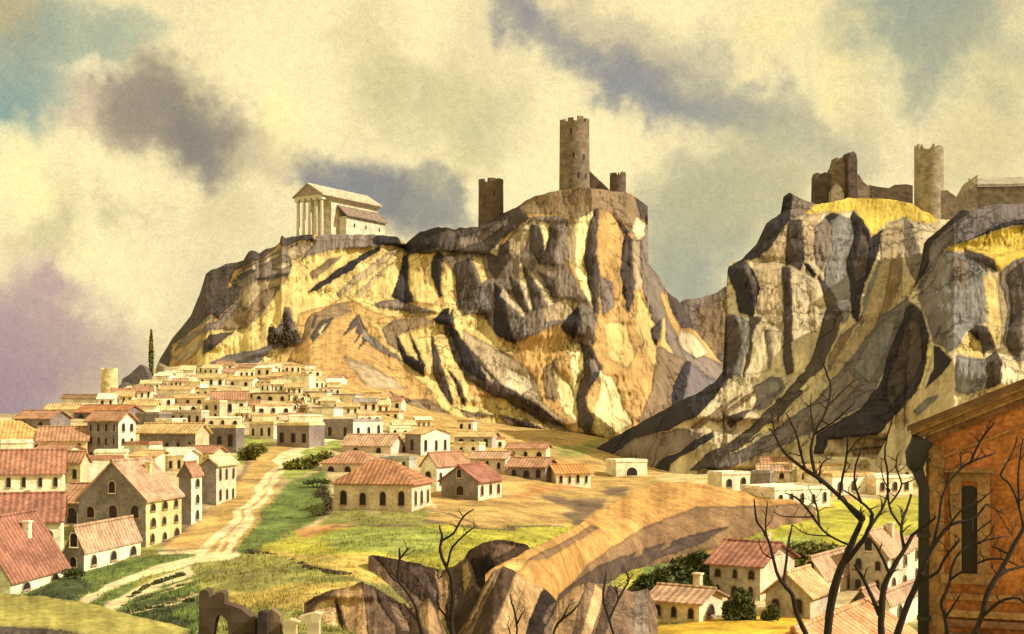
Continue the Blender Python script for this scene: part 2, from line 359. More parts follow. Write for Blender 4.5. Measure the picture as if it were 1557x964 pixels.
OC = {'tan': (.46, .36, .20), 'ochre': (.43, .285, .105), 'green': (.125, .165, .045), 'olive': (.245, .235, .070), 'ygreen': (.37, .345, .055),
      'dkgreen': (.055, .070, .030), 'gold': (.47, .36, .10), 'orange': (.46, .235, .09), 'brown': (.165, .11, .07), 'cream': (.66, .56, .33), 'pale': (.58, .46, .23), 'vivid': (.56, .36, .045), 'lime': (.27, .30, .075)}
ZONES = [
 ('tan', [(-600, 500), (2400, 500), (2400, 800), (-600, 800)]),
 ('ochre', [(640, 640), (960, 640), (1300, 700), (1300, 790), (900, 800), (640, 790)]),
 ('pale', [(1000, 690), (1700, 690), (1700, 745), (1180, 748), (1000, 735)]),
 ('ochre', [(385, 600), (395, 575), (440, 545), (620, 545), (720, 640), (620, 652), (575, 640), (580, 605), (545, 612), (505, 602), (480, 585), (430, 572), (400, 580)]),
 ('brown', [(240, 828), (270, 800), (320, 770), (362, 720), (380, 690), (400, 690), (350, 770), (290, 815), (255, 838)]),
 ('ochre', [(250, 835), (300, 795), (360, 730), (400, 682), (450, 668), (480, 665), (470, 690), (430, 730), (395, 790), (358, 838), (330, 850), (250, 845)]),
 ('lime', [(356, 692), (362, 666), (400, 664), (414, 674), (388, 694), (362, 708)]),
 ('lime', [(430, 716), (440, 696), (500, 670), (525, 682), (490, 700), (470, 722), (440, 734)]),
 ('green', [(350, 842), (385, 800), (415, 755), (440, 735), (492, 715), (505, 735), (500, 780), (455, 800), (400, 830), (372, 842)]),
 ('ygreen', [(370, 842), (410, 825), (455, 812), (520, 806), (560, 798), (640, 792), (850, 800), (900, 795), (860, 820), (740, 850), (720, 875), (600, 850), (560, 842), (480, 840), (420, 838)]),
 ('olive', [(480, 795), (505, 778), (655, 774), (662, 792), (640, 800), (560, 800)]),
 ('lime', [(480, 822), (540, 806), (600, 798), (660, 800), (690, 815), (660, 840), (610, 846), (570, 838), (520, 836)]),
 ('orange', [(452, 802), (500, 795), (548, 798), (515, 808), (462, 818)]),
 ('ochre', [(655, 772), (690, 748), (760, 735), (880, 735), (935, 765), (880, 798), (750, 799), (640, 790)]),
 ('orange', [(765, 755), (800, 738), (890, 735), (880, 742), (820, 752)]),
 ('brown', [(820, 753), (870, 760), (930, 758), (905, 780), (875, 798), (850, 782), (880, 775), (845, 768)]),
 ('brown', [(908, 740), (950, 744), (945, 754), (915, 750)]),
 ('olive', [(830, 682), (890, 675), (930, 662), (890, 698), (850, 692)]),
 ('gold', [(380, 838), (440, 838), (560, 842), (622, 850), (640, 885), (622, 895), (560, 885), (530, 878), (440, 845)]),
 ('olive', [(290, 850), (330, 845), (380, 846), (440, 858), (530, 882), (610, 886), (560, 905), (600, 975), (290, 975)]),
 ('gold', [(380, 905), (450, 890), (560, 885), (520, 910), (470, 930), (330, 920), (340, 900)]),
 ('green', [(-600, 975), (-600, 900), (35, 905), (100, 875), (215, 846), (270, 840), (330, 840), (300, 852), (240, 866), (180, 890), (140, 925), (120, 975)]),
 ('dkgreen', [(20, 915), (60, 895), (118, 872), (140, 890), (108, 925)]),
 ('green', [(120, 935), (140, 915), (175, 890), (220, 872), (200, 895), (160, 925), (150, 940)]),
 ('green', [(150, 975), (170, 932), (210, 902), (290, 866), (302, 885), (312, 930), (320, 975)]),
 ('dkgreen', [(172, 938), (215, 915), (290, 905), (300, 915), (260, 935), (300, 945), (290, 960), (220, 955)]),
 ('dkgreen', [(186, 912), (215, 890), (280, 871), (240, 890), (205, 910)]),
 ('ygreen', [(930, 905), (980, 840), (1060, 812), (1190, 772), (1420, 752), (1700, 752), (1700, 830), (1420, 835), (1200, 835), (1080, 905), (990, 905)]),
 ('lime', [(960, 905), (1000, 845), (1080, 825), (1230, 815), (1300, 850), (1160, 850), (1080, 905)]),
 ('green', [(950, 910), (985, 858), (1020, 838), (1085, 845), (1095, 905)]),
 ('tan', [(1060, 900), (1200, 850), (1700, 832), (1700, 960), (1240, 940), (1080, 945)]),
 ('vivid', [(930, 990), (1000, 950), (1090, 938), (1245, 922), (1260, 990)]),
]
PATHS = [  # pale wheel tracks and footpaths
 ('cream', [(300, 842), (350, 800), (392, 745), (430, 700), (485, 668), (540, 652)], 5), ('cream', [(340, 842), (372, 798), (412, 738), (462, 684), (500, 668)], 4.2),
 ('cream', [(322, 842), (352, 812), (392, 765), (430, 715)], 2), ('cream', [(110, 940), (130, 918), (165, 892), (230, 866), (300, 848), (360, 842)], 6), ('cream', [(140, 945), (165, 925), (215, 895), (290, 866)], 6.5),
 ('pale', [(225, 905), (290, 880)], 2.5), ('pale', [(205, 932), (270, 918), (300, 905)], 2), ('cream', [(240, 840), (300, 838)], 2.5), ('pale', [(520, 680), (640, 735), (660, 780)], 2.5),
 ('brown', [(505, 800), (560, 802), (625, 796)], 1.5), ('brown', [(640, 790), (750, 801), (860, 800)], 1.2), ('brown', [(650, 780), (700, 790), (740, 802)], 1),
]
us = np.linspace(-1500, 3000, 1150); us = np.concatenate([us[us < -150][::3], np.arange(-150, 1710, 2.6), us[us > 1710][::3]])
ys = np.exp(np.concatenate([np.linspace(math.log(6), math.log(56), 30)[:-1], np.linspace(math.log(56), math.log(430), 560), np.linspace(math.log(430), math.log(9000), 60)[1:]]))
U, YY = np.meshgrid(us, ys)
Zr = ground(U, YY)
XX = (U - CX) / F * YY
det = fbm(XX * .06, YY * .06, 3, 4) * .9 + fbm(XX * .4, YY * .4, 9, 3) * .22
fade = np.clip((YY - 6) / 40, 0, 1) * np.clip((900 - YY) / 500, 0.1, 1)
Zr = Zr + det * fade * .8
PY = H0 - Zr / YY * F
wx = U + fbm(XX * .12, YY * .12, 21, 3) * 16; wy = PY + fbm(XX * .12, YY * .12, 33, 3) * 9
gc = np.empty(U.shape + (3,)); gc[:] = OC['olive']
gc[YY > 500] = (.30, .24, .13)
for nm, poly in ZONES:
    m = pip(wx, wy, poly) & (YY < 460); gc[m] = OC[nm]
gc = blur(blur(gc, 4, 0), 2, 1)
for nm, line, wd_ in PATHS:
    d = pdist(wx, wy, line); k = np.clip((wd_ * 1.25 - d) / (wd_ * .5), 0, 1)[..., None] * (YY < 460)[..., None]
    gc = gc * (1 - k) + np.array(OC[nm]) * k
gc *= (1 + .55 * fbm(XX * .25, YY * .25, 51, 3))[..., None]
g_obj = grid_mesh('ground', XX, YY, CZ + Zr, gc, M_SOIL); tag(g_obj, kind='structure')

# ------------------------------------------------------------------ rock hills
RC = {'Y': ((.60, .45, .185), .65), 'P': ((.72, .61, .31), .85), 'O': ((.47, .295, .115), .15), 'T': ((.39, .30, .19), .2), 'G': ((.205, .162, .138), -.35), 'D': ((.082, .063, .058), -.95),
      'N': ((.034, .028, .034), -1.25), 'B': ((.20, .19, .195), -.1), 'K': ((.225, .155, .095), .1), 'H': ((.56, .41, .085), .4), 'Q': ((.55, .455, .30), .6), 'V': ((.160, .135, .140), -.5), 'L': ((.30, .262, .075), .1), 'S': ((.46, .285, .115), .05)}  # class colours carry lit and shaded facets as well as rock tone
HILLS = {}
def hill(name, top, base, Db, S, regs, default, step=2.0, nrow=150, mat=None, plateau=50, amp=.8, leak=7.0, warp=1.6, pw=1.25, drop=45, rel=1.0, href=None, tint=1.0):
    ip = lambda pts, x: np.interp(x, [p[0] for p in pts], [p[1] for p in pts])
    x = np.arange(top[0][0], top[-1][0] + step, step)
    ty = ip(top, x); by = ip(base, x); D0 = ip(Db, x); SS = ip(S, x)
    ty = ty + fbm(x * .09, x * 0 + 3, 5, 3) * 2.2
    keys = list(RC)
    def classes(px, py):
        wxx = px + fbm(px * .07, py * .07, 61, 4) * warp * 2; wyy = py + fbm(px * .07, py * .07, 71, 4) * warp * 2
        cls = np.full(px.shape, keys.index(default))
        for k, poly in regs: cls[pip(wxx, wyy, poly)] = keys.index(k)
        return cls
    scale = D0 / 400.0
    # relief: each face class leans its own way, summed along level lines with a leak
    ry = np.arange(ty.min() - 4, by.max() + 4, 2.0)[:, None]; rx = np.broadcast_to(x, (len(ry), len(x))); ryy = np.broadcast_to(ry, rx.shape)
    rc_ = classes(rx, ryy)
    sl = np.array([RC[k][1] for k in keys])[rc_]; sl = blur(blur(sl, 1, 1), 1, 0) + fbm(rx * .16, ryy * .04, 87, 4) * .55
    dx = step / F * D0; rl = np.zeros(rx.shape)
    for j in range(1, rx.shape[1]): rl[:, j] = rl[:, j - 1] * (1 - dx[j] / leak) + sl[:, j] * dx[j] * rel
    rl = blur(rl, 2, 0)
    rl = rl + (fbm(rx * .05, ryy * .03, 17, 3) * 1.4 + np.abs(fbm(rx * .11, ryy * .045, 19, 4)) * 2.4 + fbm(rx * .3, ryy * .14, 27, 3) * .7) * scale * amp
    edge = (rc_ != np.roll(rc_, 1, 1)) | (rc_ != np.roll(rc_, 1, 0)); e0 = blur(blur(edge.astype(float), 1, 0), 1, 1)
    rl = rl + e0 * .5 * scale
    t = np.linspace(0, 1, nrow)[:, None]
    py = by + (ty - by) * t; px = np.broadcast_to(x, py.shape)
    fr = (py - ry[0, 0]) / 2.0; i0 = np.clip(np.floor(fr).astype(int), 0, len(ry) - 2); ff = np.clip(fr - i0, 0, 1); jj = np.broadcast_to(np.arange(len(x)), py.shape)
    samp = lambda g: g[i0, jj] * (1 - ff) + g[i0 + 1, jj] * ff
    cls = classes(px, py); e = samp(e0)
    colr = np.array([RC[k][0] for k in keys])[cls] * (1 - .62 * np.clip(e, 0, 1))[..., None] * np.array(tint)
    colr = colr * (1 + .45 * fbm(px * .06, py * .02, 41, 4))[..., None]
    D = D0 + SS * ((by - py) / href if href else t) ** pw + samp(rl)
    X = (px - CX) / F * D; Z = CZ + (H0 - py) / F * D
    # the plateau behind the skyline and the far side
    ex = []
    for back, dz in ((plateau * .35, -.6), (plateau, -3), (plateau + 40 * scale.mean(), -drop * .6), (plateau + 90 * scale.mean(), -drop * 1.6 - 20)):
        ex.append((X[-1] * (D[-1] + back) / D[-1], D[-1] + back, Z[-1] + dz))
    X = np.vstack([X] + [e_[0] for e_ in ex]); Y = np.vstack([D] + [e_[1] for e_ in ex]); Z = np.vstack([Z] + [e_[2] for e_ in ex])
    colr = np.concatenate([colr] + [colr[-1:]] * len(ex))
    o = grid_mesh(name, X, Y, Z, colr, mat or M_ROCK); tag(o, kind='structure')
    HILLS[name] = (x, ty, by, D)
    return o
def hdist(name, px, py):
    x, ty, by, D = HILLS[name]; i = int(np.clip(np.searchsorted(x, px), 0, len(x) - 1))
    t = np.clip((py - by[i]) / (ty[i] - by[i]), 0, 1); return float(D[int(t * (D.shape[0] - 1)), i])
def skyline(name, px):
    x, ty, by, D = HILLS[name]; i = int(np.clip(np.searchsorted(x, px), 0, len(x) - 1)); return float(ty[i])

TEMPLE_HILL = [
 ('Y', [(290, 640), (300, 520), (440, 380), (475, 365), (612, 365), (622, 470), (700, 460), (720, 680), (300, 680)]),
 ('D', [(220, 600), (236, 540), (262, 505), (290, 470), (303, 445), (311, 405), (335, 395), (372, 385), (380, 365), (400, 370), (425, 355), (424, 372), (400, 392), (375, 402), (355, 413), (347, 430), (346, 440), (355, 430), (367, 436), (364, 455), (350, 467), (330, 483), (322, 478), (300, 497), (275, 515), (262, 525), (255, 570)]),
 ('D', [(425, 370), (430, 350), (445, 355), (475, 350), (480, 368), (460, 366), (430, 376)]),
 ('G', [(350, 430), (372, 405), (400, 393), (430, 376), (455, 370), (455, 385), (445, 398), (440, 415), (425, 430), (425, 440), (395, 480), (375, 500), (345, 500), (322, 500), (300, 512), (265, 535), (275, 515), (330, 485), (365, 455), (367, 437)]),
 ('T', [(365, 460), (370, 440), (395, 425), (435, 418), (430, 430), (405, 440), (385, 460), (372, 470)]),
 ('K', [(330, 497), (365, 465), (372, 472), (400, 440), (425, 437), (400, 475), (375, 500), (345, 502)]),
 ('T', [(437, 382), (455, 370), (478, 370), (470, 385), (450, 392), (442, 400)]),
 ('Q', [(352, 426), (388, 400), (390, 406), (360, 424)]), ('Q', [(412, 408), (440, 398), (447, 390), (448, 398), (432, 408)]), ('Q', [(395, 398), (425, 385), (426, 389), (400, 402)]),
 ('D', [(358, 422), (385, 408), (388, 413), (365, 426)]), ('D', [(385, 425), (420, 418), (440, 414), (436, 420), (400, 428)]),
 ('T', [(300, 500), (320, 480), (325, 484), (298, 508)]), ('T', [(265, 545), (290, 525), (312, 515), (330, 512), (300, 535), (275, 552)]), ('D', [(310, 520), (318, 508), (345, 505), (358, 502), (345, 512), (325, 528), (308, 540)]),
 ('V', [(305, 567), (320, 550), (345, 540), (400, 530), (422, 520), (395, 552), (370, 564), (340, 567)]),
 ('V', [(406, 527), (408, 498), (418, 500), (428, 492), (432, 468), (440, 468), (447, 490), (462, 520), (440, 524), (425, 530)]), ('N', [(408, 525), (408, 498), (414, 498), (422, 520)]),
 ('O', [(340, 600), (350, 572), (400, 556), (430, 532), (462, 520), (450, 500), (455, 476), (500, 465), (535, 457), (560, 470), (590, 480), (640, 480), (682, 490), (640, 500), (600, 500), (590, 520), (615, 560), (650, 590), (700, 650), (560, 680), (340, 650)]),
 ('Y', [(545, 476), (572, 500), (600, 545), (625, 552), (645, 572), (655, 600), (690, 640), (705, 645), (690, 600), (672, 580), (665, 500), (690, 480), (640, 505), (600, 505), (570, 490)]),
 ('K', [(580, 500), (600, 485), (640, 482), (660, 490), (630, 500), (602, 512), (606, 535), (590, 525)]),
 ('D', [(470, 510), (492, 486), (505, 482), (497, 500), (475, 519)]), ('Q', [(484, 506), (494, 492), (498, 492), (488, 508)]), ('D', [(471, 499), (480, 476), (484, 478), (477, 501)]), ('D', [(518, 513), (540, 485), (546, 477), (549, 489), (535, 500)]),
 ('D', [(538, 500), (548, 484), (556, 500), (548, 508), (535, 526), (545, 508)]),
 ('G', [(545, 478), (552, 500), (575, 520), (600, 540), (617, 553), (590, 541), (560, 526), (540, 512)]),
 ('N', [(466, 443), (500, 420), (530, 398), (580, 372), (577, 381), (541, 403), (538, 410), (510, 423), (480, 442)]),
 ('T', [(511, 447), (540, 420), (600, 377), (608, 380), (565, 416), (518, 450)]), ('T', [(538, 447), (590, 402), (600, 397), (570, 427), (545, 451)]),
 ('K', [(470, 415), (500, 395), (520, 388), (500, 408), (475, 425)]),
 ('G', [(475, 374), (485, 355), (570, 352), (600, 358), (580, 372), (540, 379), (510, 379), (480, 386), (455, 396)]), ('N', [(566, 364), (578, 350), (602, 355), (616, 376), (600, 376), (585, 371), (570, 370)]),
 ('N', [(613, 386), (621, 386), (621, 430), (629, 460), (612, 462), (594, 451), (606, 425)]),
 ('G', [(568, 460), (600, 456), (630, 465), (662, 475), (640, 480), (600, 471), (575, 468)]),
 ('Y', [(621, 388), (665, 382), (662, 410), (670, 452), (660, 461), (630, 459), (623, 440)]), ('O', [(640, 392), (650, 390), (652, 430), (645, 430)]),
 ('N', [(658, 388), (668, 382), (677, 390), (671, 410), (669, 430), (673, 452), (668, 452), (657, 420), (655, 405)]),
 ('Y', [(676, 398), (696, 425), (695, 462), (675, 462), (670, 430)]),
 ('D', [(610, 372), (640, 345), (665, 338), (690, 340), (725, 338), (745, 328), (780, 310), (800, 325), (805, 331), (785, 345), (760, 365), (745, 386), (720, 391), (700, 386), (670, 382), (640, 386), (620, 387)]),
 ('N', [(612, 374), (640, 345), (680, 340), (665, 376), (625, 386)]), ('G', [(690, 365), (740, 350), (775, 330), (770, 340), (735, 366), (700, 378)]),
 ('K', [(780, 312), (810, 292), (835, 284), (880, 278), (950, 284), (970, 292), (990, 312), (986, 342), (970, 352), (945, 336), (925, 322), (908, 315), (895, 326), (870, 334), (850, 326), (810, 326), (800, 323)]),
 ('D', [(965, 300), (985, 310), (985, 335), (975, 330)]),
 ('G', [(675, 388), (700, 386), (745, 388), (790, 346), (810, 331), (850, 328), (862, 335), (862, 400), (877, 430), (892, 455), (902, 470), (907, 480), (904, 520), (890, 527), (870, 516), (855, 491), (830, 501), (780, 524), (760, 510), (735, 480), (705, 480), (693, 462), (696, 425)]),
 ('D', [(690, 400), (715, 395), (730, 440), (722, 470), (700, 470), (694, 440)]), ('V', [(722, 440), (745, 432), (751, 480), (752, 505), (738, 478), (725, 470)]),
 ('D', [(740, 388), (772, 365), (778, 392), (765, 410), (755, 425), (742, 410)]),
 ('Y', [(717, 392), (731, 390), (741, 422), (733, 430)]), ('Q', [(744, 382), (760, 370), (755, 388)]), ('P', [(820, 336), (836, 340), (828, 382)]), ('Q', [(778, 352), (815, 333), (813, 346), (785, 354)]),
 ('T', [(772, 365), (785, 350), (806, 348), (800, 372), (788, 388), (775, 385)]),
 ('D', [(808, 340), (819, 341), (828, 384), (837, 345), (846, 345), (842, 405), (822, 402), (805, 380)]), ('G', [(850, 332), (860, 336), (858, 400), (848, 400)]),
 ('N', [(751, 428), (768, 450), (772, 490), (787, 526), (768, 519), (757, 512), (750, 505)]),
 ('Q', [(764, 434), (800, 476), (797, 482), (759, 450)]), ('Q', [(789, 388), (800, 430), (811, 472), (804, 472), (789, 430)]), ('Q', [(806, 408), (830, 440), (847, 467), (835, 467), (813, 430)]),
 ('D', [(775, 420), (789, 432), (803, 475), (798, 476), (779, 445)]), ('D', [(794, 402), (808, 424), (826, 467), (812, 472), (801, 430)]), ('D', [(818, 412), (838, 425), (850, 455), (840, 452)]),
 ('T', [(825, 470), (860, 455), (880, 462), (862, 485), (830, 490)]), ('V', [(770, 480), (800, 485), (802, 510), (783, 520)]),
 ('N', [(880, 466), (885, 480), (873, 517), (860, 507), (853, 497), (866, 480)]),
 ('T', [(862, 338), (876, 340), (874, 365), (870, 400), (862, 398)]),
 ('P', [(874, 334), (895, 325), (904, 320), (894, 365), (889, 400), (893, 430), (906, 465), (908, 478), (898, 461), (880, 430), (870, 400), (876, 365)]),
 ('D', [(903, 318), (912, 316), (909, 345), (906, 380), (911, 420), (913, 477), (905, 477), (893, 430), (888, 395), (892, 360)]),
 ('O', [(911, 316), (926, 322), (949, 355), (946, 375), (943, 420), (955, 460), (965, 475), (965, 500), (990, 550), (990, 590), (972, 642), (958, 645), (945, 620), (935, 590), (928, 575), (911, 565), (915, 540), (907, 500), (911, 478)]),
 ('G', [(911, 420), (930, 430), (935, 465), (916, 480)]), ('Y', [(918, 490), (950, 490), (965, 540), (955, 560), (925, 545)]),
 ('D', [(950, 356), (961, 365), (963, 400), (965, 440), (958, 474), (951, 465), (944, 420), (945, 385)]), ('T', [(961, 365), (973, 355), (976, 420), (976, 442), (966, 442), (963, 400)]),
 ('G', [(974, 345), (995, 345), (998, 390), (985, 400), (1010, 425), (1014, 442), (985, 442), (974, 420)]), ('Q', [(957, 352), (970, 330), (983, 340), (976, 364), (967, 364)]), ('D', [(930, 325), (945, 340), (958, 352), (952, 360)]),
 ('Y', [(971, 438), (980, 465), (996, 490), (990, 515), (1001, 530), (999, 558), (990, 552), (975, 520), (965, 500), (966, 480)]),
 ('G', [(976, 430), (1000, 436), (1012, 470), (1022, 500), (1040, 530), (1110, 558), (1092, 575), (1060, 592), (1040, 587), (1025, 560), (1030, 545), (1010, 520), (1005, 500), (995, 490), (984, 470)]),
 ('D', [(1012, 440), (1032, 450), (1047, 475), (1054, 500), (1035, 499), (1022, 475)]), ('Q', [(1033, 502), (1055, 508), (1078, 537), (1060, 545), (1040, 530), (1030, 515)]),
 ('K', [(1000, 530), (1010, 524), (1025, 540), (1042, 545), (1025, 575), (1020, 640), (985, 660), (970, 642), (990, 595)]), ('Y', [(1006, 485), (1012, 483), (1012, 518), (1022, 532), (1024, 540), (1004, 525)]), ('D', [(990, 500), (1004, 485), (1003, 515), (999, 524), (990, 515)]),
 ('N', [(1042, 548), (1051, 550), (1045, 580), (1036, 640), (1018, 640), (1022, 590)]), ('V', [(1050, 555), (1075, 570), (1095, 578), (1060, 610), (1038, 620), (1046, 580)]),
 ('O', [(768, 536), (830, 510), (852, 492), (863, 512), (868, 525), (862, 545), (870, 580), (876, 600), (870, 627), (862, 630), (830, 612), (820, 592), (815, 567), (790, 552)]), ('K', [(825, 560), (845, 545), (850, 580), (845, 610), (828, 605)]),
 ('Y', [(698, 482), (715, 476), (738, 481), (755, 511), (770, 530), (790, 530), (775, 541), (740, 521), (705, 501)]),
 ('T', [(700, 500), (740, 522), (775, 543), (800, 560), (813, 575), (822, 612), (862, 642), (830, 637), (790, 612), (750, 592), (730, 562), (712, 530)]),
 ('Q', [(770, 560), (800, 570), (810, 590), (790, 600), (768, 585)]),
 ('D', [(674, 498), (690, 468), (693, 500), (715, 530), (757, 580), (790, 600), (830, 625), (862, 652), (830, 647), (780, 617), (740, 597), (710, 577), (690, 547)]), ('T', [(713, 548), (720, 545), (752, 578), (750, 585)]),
 ('N', [(683, 468), (686, 493), (676, 494), (658, 488), (672, 470)]), ('N', [(682, 500), (692, 500), (712, 535), (740, 572), (735, 580), (705, 560)]),
 ('N', [(602, 508), (619, 540), (646, 555), (646, 572), (615, 553), (605, 530)]), ('N', [(621, 506), (636, 530), (647, 557), (637, 549)]), ('D', [(656, 505), (666, 535), (673, 560), (689, 605), (686, 617), (672, 597), (659, 570)]), ('D', [(676, 555), (700, 583), (706, 600), (713, 612), (708, 618), (697, 600), (694, 585)]),
 ('P', [(862, 520), (882, 522), (891, 535), (886, 560), (879, 595), (876, 642), (865, 632), (872, 600), (867, 560)]), ('P', [(838, 553), (870, 590), (873, 632), (858, 630), (849, 600), (845, 575)]),
 ('D', [(882, 522), (901, 525), (914, 560), (911, 570), (906, 580), (890, 605), (898, 625), (903, 640), (899, 657), (890, 660), (880, 647), (877, 615), (876, 600), (888, 570)]), ('G', [(890, 535), (905, 545), (911, 565), (900, 565)]),
 ('O', [(895, 602), (910, 575), (914, 590), (906, 620), (901, 637), (893, 617)]), ('P', [(911, 563), (930, 575), (946, 615), (962, 645), (940, 657), (915, 664), (899, 657), (906, 620), (914, 590)]),
 ('Y', [(700, 640), (712, 600), (760, 605), (830, 645), (880, 660), (900, 664), (960, 650), (960, 700), (700, 700)]),
 ('K', [(758, 630), (800, 640), (862, 665), (820, 662), (770, 647)]), ('D', [(765, 633), (805, 645), (850, 662), (810, 657)]), ('K', [(700, 622), (760, 634), (710, 634)]), ('K', [(820, 636), (870, 655), (920, 665), (880, 668), (840, 655)]),
 ('K', [(574, 598), (600, 606), (590, 593), (622, 608), (650, 606), (705, 642), (692, 650), (640, 648), (600, 643), (578, 634), (600, 622), (576, 617)]), ('D', [(574, 598), (582, 606), (604, 608), (612, 600), (625, 610), (600, 622), (580, 614)]),
]
hill('hill', [(236, 562), (243, 545), (262, 515), (290, 480), (303, 450), (313, 415), (335, 405), (370, 395), (378, 381), (384, 380), (395, 385), (405, 378), (418, 376), (425, 369), (428, 357), (434, 362), (445, 359), (475, 357), (580, 357), (605, 361), (616, 371), (640, 352), (665, 345), (690, 348), (725, 345), (745, 335), (780, 317), (810, 300), (835, 291), (880, 285), (920, 288), (950, 292), (965, 298), (985, 315), (984, 330), (992, 350), (990, 390), (985, 400), (1005, 425), (1015, 445), (1030, 455), (1043, 475), (1055, 500), (1075, 525), (1100, 555), (1116, 580), (1135, 640)],
     [(236, 590), (300, 620), (400, 645), (500, 665), (600, 675), (720, 690), (830, 700), (900, 700), (1000, 680), (1135, 660)],
     [(236, 440), (300, 410), (400, 385), (600, 375), (750, 385), (900, 385), (1000, 405), (1135, 450)], [(236, 70), (350, 110), (600, 120), (720, 95), (900, 70), (1000, 70), (1135, 60)], TEMPLE_HILL, 'O', step=1.25, nrow=300)
hill('spur', [(318, 600), (335, 580), (350, 571), (400, 554), (430, 531), (452, 505), (472, 479), (500, 466), (535, 457), (548, 470), (565, 490), (590, 515), (612, 542), (635, 560), (660, 590), (685, 622), (710, 650), (730, 668)], [(318, 690), (730, 700)],
     [(318, 372), (450, 366), (560, 360), (730, 372)], [(318, 30), (400, 55), (535, 95), (620, 70), (730, 30)],
     [('K', [(440, 520), (455, 498), (475, 474), (535, 452), (545, 470), (520, 480), (480, 495), (460, 520)]), ('D', [(470, 510), (492, 486), (505, 482), (497, 500), (475, 519)]), ('Q', [(484, 506), (494, 492), (498, 492), (488, 508)]), ('D', [(471, 499), (480, 478), (484, 480), (477, 501)]), ('D', [(518, 513), (536, 488), (546, 477), (549, 489), (535, 500)]),
      ('D', [(538, 504), (548, 484), (556, 498), (548, 510), (535, 526), (545, 508)]), ('D', [(550, 512), (558, 500), (566, 508), (556, 520), (543, 534), (552, 516)]), ('G', [(545, 474), (556, 492), (575, 515), (600, 540), (625, 562), (600, 550), (572, 530), (552, 512)]), ('K', [(590, 556), (596, 552), (606, 566), (600, 566)]),
      ('K', [(400, 560), (440, 545), (470, 560), (440, 580)]), ('T', [(520, 540), (570, 560), (620, 590), (560, 590)]),
      ('K', [(574, 598), (600, 606), (590, 593), (622, 608), (650, 606), (705, 642), (692, 650), (640, 648), (600, 643), (578, 634), (600, 622), (576, 617)]), ('D', [(574, 598), (582, 606), (604, 608), (612, 600), (625, 610), (600, 622), (580, 614)]), ('Q', [(600, 622), (620, 618), (624, 632), (606, 630)])],
     'S', step=1.3, nrow=170, mat=M_SOIL, amp=.3, leak=6, rel=.35, pw=1.9, plateau=14, drop=20)
hill('far_hill', [(985, 520), (1010, 480), (1040, 456), (1055, 454), (1080, 449), (1105, 435), (1130, 420), (1170, 410), (1250, 430)], [(985, 640), (1250, 640)], [(985, 480), (1250, 480)], [(985, 60), (1250, 60)],
     [('G', [(985, 470), (1080, 440), (1250, 400), (1250, 640), (1060, 640)]), ('K', [(1060, 470), (1105, 450), (1105, 520), (1080, 560), (1060, 510)])], 'G', nrow=70)
